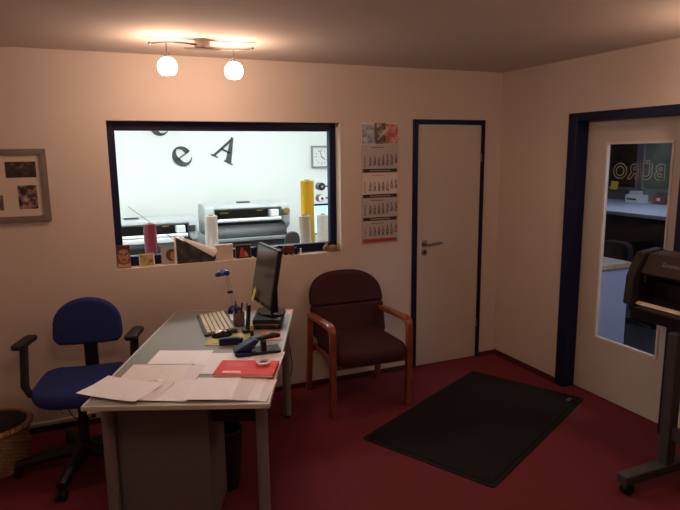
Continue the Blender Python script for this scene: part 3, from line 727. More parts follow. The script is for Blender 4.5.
# header picture: three photos
hd = box('header', CREAMP, (-CW2, -0.0048, 0.765, CW2, -0.003, 0.93), cal)
for (x0, x1, z0, z1, cols, sd) in ((-0.154, -0.052, 0.772, 0.915, [(0.05, 0.06, 0.14), (0.30, 0.36, 0.44), (0.60, 0.60, 0.62)], 1.0), (-0.050, 0.048, 0.770, 0.926, [(0.02, 0.01, 0.015), (0.10, 0.05, 0.04), (0.62, 0.48, 0.32)], 2.2), (0.050, 0.152, 0.772, 0.918, [(0.36, 0.03, 0.05), (0.55, 0.12, 0.12), (0.66, 0.55, 0.52)], 3.7)):
    box('photo', blotch_mat('header_%d' % int(sd*10), cols, 20, seed=sd), (x0, -0.0054, z0, x1, -0.0046, z1), hd)
MB().tube([(-0.10+0.02*i - 0.0, -0.0058, 0.85 - 0.05*math.sin(i*0.5)) for i in range(4, 8)], 0.004).build('swoosh', CREAMP, hd)
MB().cyl((0, 0, 0.938), (0, -0.010, 0.938), 0.006, n=10).box(-0.012, -0.004, 0.925, 0.012, -0.001, 0.945).build('hanger', STEEL, cal)
def number_mesh(first, days):
    big = MB()
    for d in range(1, days+1):
        k = first + d - 1; cx = -0.085 + 0.037*(k % 7); cz = 0.098 - 0.0175*(k // 7)
        me = text_mesh(str(d), 0.0225, 0, 0.0010)
        big.add([(v.co.x + cx, v.co.y + cz, 0.0) for v in me.vertices], [tuple(p.vertices) for p in me.polygons])
        bpy.data.meshes.remove(me)
    return big
for k, z0 in enumerate((0.555, 0.360, 0.180, 0.012)):
    hgt = (0.206, 0.190, 0.176, 0.165)[k]
    blk = box('month_sheet', CREAMP if k == 1 else GREYPP, (-CW2+0.004, -0.0050, z0+0.026, CW2-0.004, -0.003, z0+hgt), cal)
    nm = number_mesh((3, 5, 2, 4)[k], (31, 28, 31, 30)[k])
    M = T(0, -0.0053, z0+0.030) @ XZ
    nm.v = [tuple(M @ Vector(q)) for q in nm.v]
    nm.build('dates', PRINTD, blk, smooth=False)
    MB().box(-0.080, -0.0056, z0+hgt-0.020, 0.03, -0.0049, z0+hgt-0.016).build('month_heading', PRINTR if k in (1,) else PRINTD, blk)
    wk = MB()
    for i in range(5): wk.box(-0.138, -0.0056, z0+0.042+0.0175*i, -0.126, -0.0049, z0+0.050+0.0175*i)
    wk.build('week_numbers', PRINTR if k % 2 else PRINTD, blk)
    bar = box('sheet_bar', PRINTR if k == 3 else PRINTD, (-CW2+0.012, -0.0062, z0, CW2-0.012, -0.003, z0+0.026), cal)
    if k < 3: box('bar_print', mat('bar_print_%d' % k, (0.40, 0.36, 0.33), 0.7), (-0.09, -0.0066, z0+0.009, 0.09, -0.006, z0+0.016), bar)

# ------------------------------------------------------------------ ceiling lamp with two globes
GLOBE = glow('lit_globe', GLOBE_COLOR, GLOBE_STRENGTH)
def ceiling_lamp(label, loc, rz):
    """origin at the ceiling"""
    t = thing('ceiling_lamp', label, 'ceiling lamp', loc, rz)
    MB().lathe([(0.0, -0.048), (0.038, -0.048), (0.043, -0.044), (0.043, -0.003), (0.048, -0.0005), (0.0, -0.0005)], n=28).build('canopy', CHROME, t)
    MB().prism([(0.105*math.cos(2*math.pi*i/28), 0.028*math.sin(2*math.pi*i/28)) for i in range(28)], -0.053, -0.049).build('oval_plate', CHROME, t)
    pts = []
    for i in range(25):
        s_ = -1 + 2*i/24.0
        pts.append((0.285*s_, 0.035*math.sin(math.pi*s_), -0.034 - 0.006*math.sin(math.pi*s_)))
    MB().tube(pts, 0.0055, 8).build('arm', CHROME, t)
    for e in (pts[0], pts[-1]): blob(e, 0.009).build('arm_tip', CHROME, t)
    MB().tube([(-0.29, -0.045, -0.010), (0.29, -0.045, -0.010)], 0.0018, 6).box(-0.004, -0.046, -0.014, 0.004, -0.03, -0.004).build('shadow_rod', CHROME, t)  # thin rod added to draw the lamp's shadow line along the ceiling
    for gx in (-0.200, 0.180):
        k = (gx + 0.285)/0.57*24; i0 = int(k); p = Vector(pts[i0]).lerp(Vector(pts[i0+1]), k-i0)
        MB().cyl((gx, p.y, p.z), (gx, p.y, -0.108), 0.0042, n=10).build('stem', CHROME, t)
        MB().lathe([(0.0, -0.088), (0.010, -0.088), (0.012, -0.092), (0.014, -0.110), (0, -0.110)], (gx, p.y, 0), 16).build('socket', CHROME, t)
        g = MB(); r = 0.053; prof = [(0.012, -0.108)]
        for j in range(1, 14):
            a = math.pi*(j/14.0)
            prof.append((max(0.0, r*math.sin(a)), -0.160 + r*math.cos(a)))
        prof = [q for q in prof if q[1] < -0.1085 and q[1] > -0.205] 
        prof = [(0.013, -0.1085)] + prof + [(0.0, prof[-1][1]-0.001)]
        g.lathe(prof, (gx, p.y, 0), 28).build('globe', GLOBE, t)
    return t
ceiling_lamp('nickel ceiling lamp with two glowing globes above the window', (-2.575, -0.60, H), R(-2))
ceiling_lamp('nickel ceiling lamp with two globes beyond the right edge, above the plotter', (-0.42, -2.42, H), R(60))
ceiling_lamp('nickel ceiling lamp with two globes over the near end of the desk', (-2.95, -2.72, H), R(15))

# ------------------------------------------------------------------ floor mat
mx_, my_ = (-1.746, -0.959), (-0.45, -0.302)
ang = math.atan2(0.657, 1.296)
fm = thing('floor_mat', 'large black rectangular doormat on the red carpet', 'mat', (-0.893, -1.02, 0), ang)
fm.scale = (1.025, 1.03, 1)
MATM = mat('black_mat_pile', (0.016, 0.014, 0.013), 0.95, var=0.4, scale=200, bump=0.8, bscale=400, spec=0.15)
MATE = mat('black_mat_rubber', (0.012, 0.011, 0.011), 0.7, spec=0.2)
MB().prism(rrect(-0.728, -0.435, 0.728, 0.435, 0.02), 0.0005, 0.006).build('rubber_border', MATE, fm, 0.002)
MB().prism(rrect(-0.700, -0.407, 0.700, 0.407, 0.012), 0.005, 0.011).build('pile', MATM, fm, 0.002)
box('label_tag', mat('mat_tag', (0.12, 0.11, 0.10), 0.5), (0.60, -0.372, 0.0105, 0.66, -0.347, 0.0118), fm)

# ------------------------------------------------------------------ desk
DX, DY, DR = -3.334, -1.496, R(-22.5)
def Wd(x, y, z=0.0):
    c, s_ = math.cos(DR), math.sin(DR)
    return (DX + x*c - y*s_, DY + x*s_ + y*c, z)
DZT = 0.735
dsk = thing('desk', 'long grey office desk with silver tube legs covered in papers', 'desk', (DX, DY, 0), DR)
DWX, DLY = 0.805, 1.545
box('tabletop', DESKTOP, (0.012, 0.012, 0.714, DWX-0.012, DLY-0.012, DZT), dsk)
for bb in ((0, 0, 0.713, DWX, 0.013, DZT+0.0005), (0, DLY-0.013, 0.713, DWX, DLY, DZT+0.0005), (0, 0.013, 0.713, 0.013, DLY-0.013, DZT+0.0005), (DWX-0.013, 0.013, 0.713, DWX, DLY-0.013, DZT+0.0005)):
    box('edge_band', DESKEDGE, bb, dsk, 0.004)
for x, y in ((0.062, 0.12), (0.752, 0.12), (0.062, 1.43), (0.752, 1.43)):
    lg = MB().cyl((x, y, 0.02), (x, y, 0.714), 0.027, n=24).build('leg', DESKMET, dsk)
    MB().lathe([(0, 0.0005), (0.022, 0.0005), (0.024, 0.004), (0.024, 0.02), (0, 0.02)], (x, y, 0)).build('foot', BLACK, lg)
for bb in ((0.09, 0.105, 0.675, 0.724, 0.135, 0.713), (0.09, 1.415, 0.675, 0.724, 1.445, 0.713), (0.737, 0.15, 0.675, 0.767, 1.40, 0.713)):
    box('rail', DESKMET, bb, dsk, 0.003)
box('cable_tray', BLACK, (0.52, 0.17, 0.575, 0.735, 0.55, 0.700), dsk, 0.006)
for y in (0.22, 0.50): box('tray_hanger', BLACK, (0.625, y-0.01, 0.69, 0.645, y+0.01, 0.714), dsk)
# drawer pedestal below
pd = thing('drawer_pedestal', 'grey drawer pedestal standing under the near end of the desk', 'pedestal', Wd(0.307, 0.31, 0), DR)
box('body', PEDM, (-0.215, -0.17, 0.04, 0.20, 0.18, 0.690), pd, 0.004)
for k, (z0, z1) in enumerate(((0.05, 0.24), (0.246, 0.44), (0.446, 0.680))):
    dr = box('drawer', PEDM, (-0.235, -0.145, z0, -0.216, 0.145, z1), pd, 0.003)
    box('handle', STEEL, (-0.25, -0.08, z1-0.05, -0.234, 0.08, z1-0.04), dr, 0.003)
for x in (-0.17, 0.15):
    for y in (-0.11, 0.11): MB().cyl((x-0.012, y, 0.021), (x+0.012, y, 0.021), 0.0205, n=14).build('castor', BLACK, pd)
# black bin beside the pedestal
t = thing('waste_bin', 'tall black plastic bin under the desk beside the pedestal', 'bin', Wd(0.490, 0.600, 0))
MB().lathe([(0, 0.0005), (0.068, 0.0005), (0.086, 0.32), (0.092, 0.32), (0.092, 0.338), (0.082, 0.338), (0.064, 0.012), (0, 0.012)], n=32).build('bucket', BLACK, t)
MB().ring([(0.091, 0.320), (0.096, 0.323), (0.096, 0.332), (0.091, 0.336)], n=32).build('rim', BLACK, t)

# ------------------------------------------------------------------ papers on the desk
PAPER = [paper_mat('paper_%d' % k, c, True, seed=k*3.1) for k, c in enumerate(((0.95, 0.94, 0.99), (0.84, 0.81, 0.85), (0.94, 0.93, 0.98), (0.88, 0.83, 0.83)))]
def sheet(x, y, w_, h_, rz, z, lab, k=0, curl=0.004, ph=0.0):
    m = MB(); n = 8
    for lay in (0, 1):
        for i in range(n+1):
            for j in range(n+1):
                u, v = i/n-0.5, j/n-0.5
                m.v.append((u*w_, v*h_, 0.0003*lay + 1.6*curl*(abs(u*2)**3*abs(math.sin(ph+v*2)) + 0.3*(v+0.5)**3)))
    N = (n+1)*(n+1)
    for i in range(n):
        for j in range(n):
            a = i*(n+1)+j; q = (a, a+n+1, a+n+2, a+1)
            m.f += [q[::-1], tuple(N+c for c in q)]
    for i in range(n):
        for a, b in ((i*(n+1), (i+1)*(n+1)), (i*(n+1)+n, (i+1)*(n+1)+n), (i, i+1), (n*(n+1)+i, n*(n+1)+i+1)):
            m.f.append((a, b, N+b, N+a))
    o = m.build('paper_sheet', PAPER[k % 4], loc=Wd(x, y, DZT+0.001+z*1.6), rot=(0, 0, DR+R(rz)))
    return tag(o, lab, 'paper', 'loose papers on the desk')
sheet(0.115, 0.165, 0.312, 0.212, -19, 0.0060, 'white sheet jutting over the left near corner of the desk', 0, 0.0030)
sheet(0.175, 0.168, 0.297, 0.210, -12, 0.0040, 'white sheet just under the sheet jutting over the corner', 1, 0.0008, 1.0)
sheet(0.345, 0.158, 0.205, 0.240, -4, 0.0026, 'white sheet at the near desk edge, left of the fanned sheets', 2, 0.0008, 0.6)
sheet(0.372, 0.160, 0.180, 0.246, -9, 0.0014, 'white sheet sticking out beside the near edge sheet', 3, 0.0006, 2.0)
for k, (x, rz) in enumerate(((0.535, -1), (0.610, -4), (0.657, -2), (0.697, -6))):
    sheet(x, 0.157, 0.205, 0.250, rz, 0.0020*(3-k), ('topmost, leftmost', 'second', 'third', 'lowest, rightmost')[k] + ' of the fanned white sheets below the red booklet', k, 0.0005, k)
sheet(0.212, 0.376, 0.300, 0.207, -2, 0.0032, 'cream printed form in the middle left of the desk', 3, 0.0008, 0.3)
sheet(0.285, 0.374, 0.290, 0.205, -3, 0.0020, 'white sheet peeking out under the cream printed form', 1, 0.0006)
sheet(0.278, 0.594, 0.294, 0.205, -2, 0.0022, 'white sheet farthest back at the left desk side', 0, 0.0008, 0.8)
sheet(0.478, 0.500, 0.200, 0.297, -7, 0.0009, 'white sheet lying between back sheet and hole punch', 2, 0.0006, 1.5)
sheet(0.560, 0.560, 0.200, 0.200, 4, 0.0000, 'white sheet left of the hole punch, partly under its neighbour', 0, 0.0004, 0.1)
sheet(0.705, 0.565, 0.215, 0.205, -3, 0.0000, 'white sheet under the hole punch at the right desk edge', 1, 0.0004, 0.1)

# red folder, clear tape roll on it
t = thing('red_folder', 'thick red booklet lying on the papers by the right desk edge', 'booklet', Wd(0.652, 0.380, DZT+0.0070), DR+R(-4))
box('cover', RED, (-0.144, -0.096, 0.014, 0.144, 0.096, 0.017), t, 0.001)
box('cover', RED, (-0.144, -0.096, 0.0, 0.144, 0.096, 0.003), t, 0.001)
box('pages', PAPER[2], (-0.141, -0.093, 0.003, 0.142, 0.094, 0.014), t)
box('spine', RED, (0.143, -0.096, 0.0, 0.146, 0.096, 0.017), t, 0.001)
box('white_label', PAPER[0], (-0.105, -0.074, 0.0168, -0.015, -0.055, 0.0174), t)
TL = mat('folder_print', (0.62, 0.22, 0.16), 0.5)
for z_ in (0.02, 0.04): box('printed_line', TL, (-0.11, z_, 0.0168, -0.01, z_+0.006, 0.0173), t)
t = thing('clear_tape_roll', 'clear roll of tape lying on the red booklet', 'tape roll', Wd(0.728, 0.415, DZT+0.0245))
CLR = mat('clear_tape', (0.60, 0.42, 0.38), 0.15)
MB().ring([(0.034, 0), (0.036, 0.001), (0.036, 0.013), (0.034, 0.014), (0.024, 0.014), (0.023, 0.013), (0.023, 0.001), (0.024, 0)], n=32).build('tape', CLR, t)
MB().ring([(0.0228, 0.0005), (0.0228, 0.0135), (0.0205, 0.0135), (0.0205, 0.0005)], n=32).build('core', mat('tape_core', (0.5, 0.4, 0.36), 0.4), t)

# hole punch
t = thing('hole_punch', 'dark blue and black office hole punch with raised lever', 'hole punch', Wd(0.668, 0.668, DZT+0.0035), DR+R(16))
MB().prism(rrect(-0.045, -0.060, 0.120, 0.050, 0.012), 0, 0.014).build('base_plate', BLACK, t, 0.003)
MB().prism(rrect(-0.125, -0.070, -0.030, 0.045, 0.02), 0.0, 0.018).build('tray', NAVYPL, t, 0.005)
MB().prism([(-0.135, 0.018), (-0.04, 0.018), (0.010, 0.070), (-0.020, 0.082), (-0.060, 0.060)], -0.045, 0.040, Matrix(((1,0,0,0),(0,0,1,0),(0,1,0,0),(0,0,0,1)))).build('housing', NAVYPL, t, 0.010)
MB().tube([(-0.02, 0.0, 0.068), (0.04, 0.01, 0.072), (0.09, 0.02, 0.078), (0.125, 0.03, 0.070)], [0.016, 0.017, 0.024, 0.016], 12, flat=0.7).build('lever', BLACK, t)
MB().box(0.02, -0.035, 0.012, 0.045, 0.03, 0.066).build('column', BLACK, t, 0.006)
MB().cyl((-0.02, -0.047, 0.045), (-0.02, -0.040, 0.034), 0.006).build('pivot_pin', STEEL, t)

# mouse pad, mouse, keyboard, stapler
pad = thing('mouse_pad', 'colourful green and orange mouse pad under the black mouse', 'mouse pad', Wd(0.480, 0.885, DZT+0.0008), DR)
box('pad', blotch_mat('pad_print', [(0.07, 0.14, 0.03), (0.26, 0.32, 0.05), (0.50, 0.42, 0.08), (0.50, 0.24, 0.10)], 14, 0.6, 2.0), (-0.12, -0.105, 0, 0.13, 0.115, 0.003), pad, 0.001)
kb = thing('keyboard', 'dark keyboard with worn cream keys at the far end of the desk', 'keyboard', Wd(0.345, 1.185, DZT+0.001), DR+R(19))
MB().prism([(-0.095, 0.0), (0.095, 0.0), (0.095, 0.028), (-0.095, 0.014)], -0.222, 0.222, Matrix(((1,0,0,0),(0,0,1,0),(0,1,0,0),(0,0,0,1)))).build('case', DKGREY, kb, 0.004)
KEYC = mat('cream_keys', (0.66, 0.57, 0.43), 0.55)
key = None
for r_ in range(6):
    x = -0.068 + 0.027*r_
    ncol = 15
    for c in range(ncol):
        y = -0.195 + 0.0278*c
        if r_ == 0 and 4 <= c <= 9:
            if c != 4: continue
            o = MB().box(-0.0105, -0.0108, 0, 0.0105, 0.0108+0.0278*5, 0.008).build('space_bar', KEYC, kb, 0.002, seg=1)
        else:
            if key is None: key = o = MB().box(-0.0105, -0.0108, 0, 0.0105, 0.0108, 0.008).build('key', KEYC, kb, 0.002, seg=1)
            else:
                o = key.copy(); COL.objects.link(o)
        o.location = (x, y, 0.0135 + (x+0.095)/0.19*0.014); o.rotation_euler = (0, -0.0735, 0)
MB().box(-0.005, -0.02, 0, 0.006, 0.006, 0.006).build('cable_plug', BLACK, kb, loc=(0.096, 0, 0.012))
t = thing('computer_mouse', 'black computer mouse with silver back in front of the keyboard', 'mouse', Wd(0.425, 0.945, DZT+0.004), DR+R(-60))
def dome(w_, l_, h_):
    m = MB(); n, k = 20, 6; m.v = []
    for j in range(k+1):
        a = math.pi/2*j/k; s_ = math.cos(a); z = h_*math.sin(a)
        for i in range(n):
            b_ = 2*math.pi*i/n
            m.v.append((w_*s_*math.copysign(abs(math.cos(b_))**0.8, math.cos(b_)), l_*s_*math.copysign(abs(math.sin(b_))**0.8, math.sin(b_)), z))
    for j in range(k):
        for i in range(n): m.f.append((j*n+i, j*n+(i+1) % n, (j+1)*n+(i+1) % n, (j+1)*n+i))
    m.f.append(tuple(range(n-1, -1, -1))); return m
dome(0.034, 0.060, 0.036).build('shell', BLACKG, t)
m = dome(0.024, 0.040, 0.0345); m.v = [(a, b-0.012, c+0.003) for a, b, c in m.v]; m.build('silver_back', STEEL, t)
MB().cyl((-0.004, 0.030, 0.028), (0.004, 0.030, 0.028), 0.008, n=12).build('scroll_wheel', DKGREY, t)
t = thing('stapler', 'long dark blue stapler lying before the mouse pad', 'stapler', Wd(0.505, 0.795, DZT+0.004), DR+R(0))
MB().prism(rrect(-0.066, -0.018, 0.066, 0.018, 0.012), 0, 0.010).build('base', NAVYPL, t, 0.003)
MB().prism([(-0.068, 0.012), (0.066, 0.012), (0.066, 0.038), (0.03, 0.043), (-0.055, 0.036), (-0.068, 0.026)], -0.016, 0.016, Matrix(((1,0,0,0),(0,0,1,0),(0,1,0,0),(0,0,0,1)))).build('arm', NAVYPL, t, 0.006)
MB().box(-0.06, -0.008, 0.0095, 0.06, 0.008, 0.0125).build('staple_rail', STEEL, t)
t = thing('highlighter', 'upright black marker with yellow cap before the monitor', 'pen', Wd(0.613, 0.868, DZT+0.001))
MB().lathe([(0, 0), (0.009, 0), (0.010, 0.004), (0.010, 0.060), (0, 0.060)], n=16).build('barrel', BLACK, t)
MB().lathe([(0, 0.060), (0.0115, 0.060), (0.0115, 0.085), (0.009, 0.090), (0, 0.090)], n=16).build('cap', mat('yellow_cap', (0.55, 0.45, 0.03), 0.35), t)
t = thing('orange_leaflet', 'orange and red leaflet in front of the monitor riser', 'leaflet', Wd(0.712, 0.945, DZT+0.001), DR+R(6))
box('sheet', blotch_mat('leaflet_print', [(0.45, 0.06, 0.03), (0.55, 0.20, 0.08), (0.60, 0.34, 0.24)], 16, 0.5, 4.0), (-0.06, -0.09, 0, 0.06, 0.09, 0.002), t)
# black riser with the monitor on it
t = thing('monitor_riser', 'low black box with glossy front carrying the monitor', 'riser', Wd(0.672, 1.215, DZT+0.0008), DR)
box('case', BLACK, (-0.085, -0.14, 0, 0.085, 0.15, 0.060), t, 0.004)
box('tray', BLACKG, (-0.080, -0.146, 0.010, 0.080, -0.139, 0.046), t, 0.002)
box('trim_line', STEEL, (-0.080, -0.148, 0.030, 0.080, -0.1455, 0.034), t)
mo = thing('desk_monitor', 'black flat desk monitor seen from the side, tilted back', 'monitor', (-2.235, -0.615, DZT+0.0612), R(92-90))
# local: screen faces -x, width along y
SCR = mat('dull_screen', (0.060, 0.058, 0.055), 0.20, var=0.05)
MT = T(-0.02, 0, 0.243) @ RY(10)
MB().box(-0.012, -0.198, -0.186, 0.016, 0.198, 0.186, MT).build('casing', BLACK, mo, 0.006)
MB().box(-0.0135, -0.183, -0.160, -0.0115, 0.183, 0.172, MT).build('screen', SCR, mo)
MB().box(0.014, -0.13, -0.12, 0.045, 0.13, 0.12, MT).build('rear_bulge', BLACK, mo, 0.015)
MB().box(-0.014, -0.012, -0.178, -0.0118, 0.012, -0.171, MT).build('badge', STEEL, mo)
MB().box(0.012, -0.035, 0.008, 0.045, 0.035, 0.22).build('stand_column', BLACKG, mo, 0.008)
MB().prism([(0.01+0.085*math.cos(2*math.pi*i/36), 0.115*math.sin(2*math.pi*i/36)) for i in range(36)], 0, 0.014).build('stand_foot', BLACKG, mo, 0.004)
t = tag(MB().box(-0.0006, -0.02, -0.045, 0.0006, 0.02, 0.045, RX(18) @ RY(12)).build('sticky_strip', mat('yellow_note', (0.60, 0.50, 0.08), 0.7), loc=(-2.3130, -0.52, 0.900)), 'yellow note strip stuck to the lower corner of the monitor', 'note')
t = thing('usb_plug', 'small shiny white plug lying on the monitor foot', 'plug', (-2.232, -0.715, DZT+0.0755), R(30))
MB().prism(rrect(-0.012, -0.008, 0.012, 0.008, 0.004), 0, 0.009).build('body', WHITE, t, 0.003)
MB().box(0.012, -0.005, 0.002, 0.024, 0.005, 0.007).build('tip', STEEL, t)
# pen cup, upright black handset, white notes, pink note
t = thing('pen_cup', 'brown pen cup standing between keyboard and monitor', 'pen cup', Wd(0.492, 1.165, DZT+0.001))
MB().lathe([(0, 0), (0.032, 0), (0.034, 0.003), (0.036, 0.085), (0.033, 0.085), (0.031, 0.005), (0, 0.005)], n=24).build('cup', mat('brown_cup', (0.22, 0.15, 0.10), 0.5), t)
for k, (a, l) in enumerate(((20, 0.14), (110, 0.15), (200, 0.13), (300, 0.15))):
    MB().cyl((0.012*math.cos(R(a)), 0.012*math.sin(R(a)), 0.006), (0.030*math.cos(R(a)), 0.030*math.sin(R(a)), l), 0.004, n=8).build('pen', BLACK if k % 2 else NAVYPL, t)
t = thing('cordless_phone', 'slim black handset standing upright in its cradle by the keyboard', 'phone', Wd(0.562, 1.030, DZT+0.001), DR+R(15))
MB().prism(rrect(-0.032, -0.040, 0.032, 0.040, 0.012), 0, 0.022).build('cradle', BLACK, t, 0.005)
MB().box(-0.009, -0.024, 0.014, 0.013, 0.024, 0.175, RY(4)).build('handset', BLACKG, t, 0.007)
MB().box(-0.0105, -0.016, 0.12, -0.0088, 0.016, 0.155, RY(4)).build('display', mat('phone_display', (0.10, 0.12, 0.10), 0.2), t)
sheet(0.455, 1.385, 0.115, 0.19, 12, 0.0, 'small white note sheet behind the keyboard by the blue lamp', 2, 0.003)
sheet(0.758, 1.455, 0.085, 0.10, 5, 0.0, 'small pink note on the far right desk corner', 0, 0.002).data.materials[0] = paper_mat('pink_note', (0.72, 0.32, 0.34), False)

# blue desk lamp
lb = Wd(0.415, 1.475, DZT+0.001)
t = thing('desk_lamp', 'small blue desk lamp with twin rods behind the keyboard', 'desk lamp', lb)
m = dome(0.050, 0.050, 0.052); m.build('base', BLUEPL, t)
for s_ in (-1, 1):
    MB().tube([(0.004+s_*0.010, 0, 0.044), (-0.020+s_*0.010, 0, 0.155), (-0.044+s_*0.010, 0, 0.268)], 0.0032, 8).build('rod', STEEL, t)
MB().box(-0.045, -0.008, 0.135, -0.010, 0.008, 0.152).build('joint', BLACK, t, 0.004)
MB().cyl((-0.036, 0, 0.258), (-0.050, 0, 0.280), 0.009).build('head_joint', BLACK, t)
m = dome(0.050, 0.040, 0.036); m.v = [tuple(RY(-8) @ Vector(q) + Vector((-0.072, 0, 0.266))) for q in m.v]; m.build('shade', BLUEPL, t)
MB().lathe([(0, 0), (0.022, 0), (0.024, 0.004), (0, 0.006)], (-0.074, 0, 0.260), 16).build('bulb_cover', LGREY, t)

# ------------------------------------------------------------------ blue swivel chair
oc = thing('swivel_chair', 'royal blue swivel chair with black armrests beside the desk', 'chair', (-3.335, -0.54, 0), R(-8))
def cushion(name, outline, th, M, mtl, parent, bev, bend=None):
    m = MB().prism(outline, 0, th, M)
    return m.build(name, mtl, parent, bev, seg=4)
# seat: rounded square with waterfall front, drawn as grid dome
def seat_mesh(w_, d_, z0, th, exp=0.42, dip=0.012):
    m = MB(); n, k = 40, 7
    def rim(s_, zz):
        for i in range(n):
            a = 2*math.pi*i/n; c, q = math.cos(a), math.sin(a)
            x = w_*math.copysign(abs(c)**exp, c)*s_; y = d_*math.copysign(abs(q)**exp, q)*s_
            side = dip*((x/w_)**2*1.6 - 0.6)
            front = -0.030*max(0, (-y/d_ - 0.55)/0.45)**2
            m.v.append((x*(0.9+0.1*(1 - y/d_)/2 if True else 1), y, zz + side + front))
    prof = [(0.90, 0.0), (0.97, 0.012), (1.0, 0.03), (1.0, th-0.03), (0.97, th-0.010), (0.90, th), (0.6, th+0.004), (0.3, th+0.004)]
    for s_, zz in prof: rim(s_, z0+zz)
    for j in range(len(prof)-1):
        for i in range(n): m.f.append((j*n+i, j*n+(i+1) % n, (j+1)*n+(i+1) % n, (j+1)*n+i))
    m.f.append(tuple(range(n-1, -1, -1))); m.f.append(tuple((len(prof)-1)*n+i for i in range(n)))
    return m
s_ = seat_mesh(0.262, 0.235, 0.452, 0.075); s_.v = [(a, b+0.0, c) for a, b, c in s_.v]
s_.build('seat', BLUEFAB, oc)
HX, HY = -0.020, -0.045
box('seat_pan', BLACK, (-0.19, -0.17, 0.432, 0.19, 0.18, 0.454), oc, 0.006)
MB().cyl((HX, HY, 0.10), (HX, HY, 0.30), 0.030, n=20).cyl((HX, HY, 0.28), (HX, HY, 0.44), 0.024, n=16).build('gas_lift', BLACK, oc)
# backrest: dome-topped pad
bo = []
for i in range(21):
    a = R(180*i/20); bo.append((0.198*math.cos(a), 0.755+0.175*math.sin(a)**0.85 if math.sin(a) > 0 else 0.755))
bo += [(-0.200, 0.700), (-0.190, 0.668), (-0.165, 0.652), (-0.08, 0.645), (0.08, 0.645), (0.165, 0.652), (0.190, 0.668), (0.200, 0.700)]
bk = MB().prism([(x, z-0.0) for x, z in bo], -0.028, 0.028, T(0, 0.265, 0) @ XZ)
bk.v = [(x, y - 0.35*(x*x) + 0.10*(z-0.65), z) for x, y, z in bk.v]
bk.build('backrest', BLUEFAB, oc, 0.024, seg=4)
MB().box(-0.040, 0.300, 0.425, 0.040, 0.322, 0.80).box(-0.040, 0.10, 0.415, 0.040, 0.322, 0.432).build('back_bar', BLACK, oc, 0.006)
for s_ in (-1, 1):
    ar = MB().tube([(s_*0.18, 0.02, 0.438), (s_*0.285-0.02, 0.04, 0.442), (s_*0.300-0.03, 0.06, 0.48), (s_*0.305-0.03, 0.14, 0.700)], 0.020, 8, flat=1.3).build('arm_post', BLACK, oc)
    MB().prism(rrect(-0.036, -0.12, 0.036, 0.115, 0.03), 0.700, 0.728, T(s_*0.305-0.03, 0.165, 0) @ RZ(-10)).build('arm_pad', BLACK, oc, 0.008)
hub = MB().lathe([(0, 0.085), (0.05, 0.085), (0.055, 0.10), (0.045, 0.145), (0.03, 0.155), (0, 0.155)], (HX, HY, 0)).build('hub', BLACK, oc)
base_rot = R(8)
for k in range(5):
    a = R(180 + 72*k - 2) + base_rot
    d = Vector((math.cos(a), math.sin(a), 0))
    c0 = Vector((HX, HY, 0.115)); c1 = c0 + d*0.355; c1.z = 0.078
    sp = MB().tube([c0 + d*0.03, c0.lerp(c1, 0.5) + Vector((0, 0, 0.008)), c1], [0.042, 0.036, 0.026], 8).build('spoke', BLACK, oc)
    p = c0 + d*0.352; q = Vector((-d.y, d.x, 0))
    cs = MB()
    for sd in (-1, 1):
        cs.cyl((p.x+q.x*sd*0.006, p.y+q.y*sd*0.006, 0.0285), (p.x+q.x*sd*0.024, p.y+q.y*sd*0.024, 0.0285), 0.028, n=16)
    cs.cyl((p.x, p.y, 0.03), (p.x, p.y, 0.075), 0.010, n=10)
    cs.build('castor', BLACK, oc)

# ------------------------------------------------------------------ brown visitor chair
vc = thing('visitor_chair', 'plum brown upholstered armchair with cherry wood frame under the window', 'armchair', (-1.515, -0.36, 0), R(-2))
hwd = 0.287
for s_ in (-1, 1):
    x = s_*hwd
    # bent frame: front leg rising into the arm, arm running back to the rear leg
    P = [(x, -0.255, 0.0005), (x, -0.262, 0.30), (x, -0.268, 0.550), (x, -0.264, 0.595), (x, -0.245, 0.622), (x, -0.212, 0.632), (x, 0.0, 0.622), (x, 0.205, 0.610)]
    def barbox(pts, w_, t_, nm):
        m = MB(); rows = []
        for i, p in enumerate(pts):
            a = Vector(pts[max(i-1, 0)]); b = Vector(pts[min(i+1, len(pts)-1)]); d = (b-a).normalized()
            nrm = Vector((1, 0, 0)).cross(d).normalized(); c = Vector(p)
            for u, v in ((-1, -1), (1, -1), (1, 1), (-1, 1)): m.v.append(tuple(c + Vector((1, 0, 0))*u*w_ + nrm*v*t_))
        for i in range(len(pts)-1):
            for j in range(4): m.f.append((i*4+j, i*4+(j+1) % 4, i*4+4+(j+1) % 4, i*4+4+j))
        e = 4*(len(pts)-1); m.f += [(3, 2, 1, 0), (e, e+1, e+2, e+3)]
        return m.build(nm, CHERRY, vc, 0.007, seg=2, angle=50)
    barbox(P[:5], 0.022, 0.020, 'leg')
    barbox(P[3:], 0.026, 0.017, 'armrest')
    barbox([(x, 0.275, 0.0005), (x, 0.235, 0.30), (x, 0.215, 0.46), (x, 0.205, 0.605)], 0.020, 0.020, 'leg')
    box('side_rail', CHERRY, (x-s_*0.045-0.010, -0.24, 0.34, x-s_*0.030+0.010, 0.24, 0.385), vc, 0.004)
box('front_rail', CHERRY, (-hwd+0.02, -0.265, 0.335, hwd-0.02, -0.245, 0.375), vc, 0.004)
box('rear_rail', CHERRY, (-hwd+0.02, 0.225, 0.325, hwd-0.02, 0.245, 0.37), vc, 0.004)
sm = seat_mesh(0.272, 0.275, 0.375, 0.095, exp=0.22, dip=0.006); sm.v = [(a, b-0.035, c) for a, b, c in sm.v]
sm.build('seat', BROWNFAB, vc)
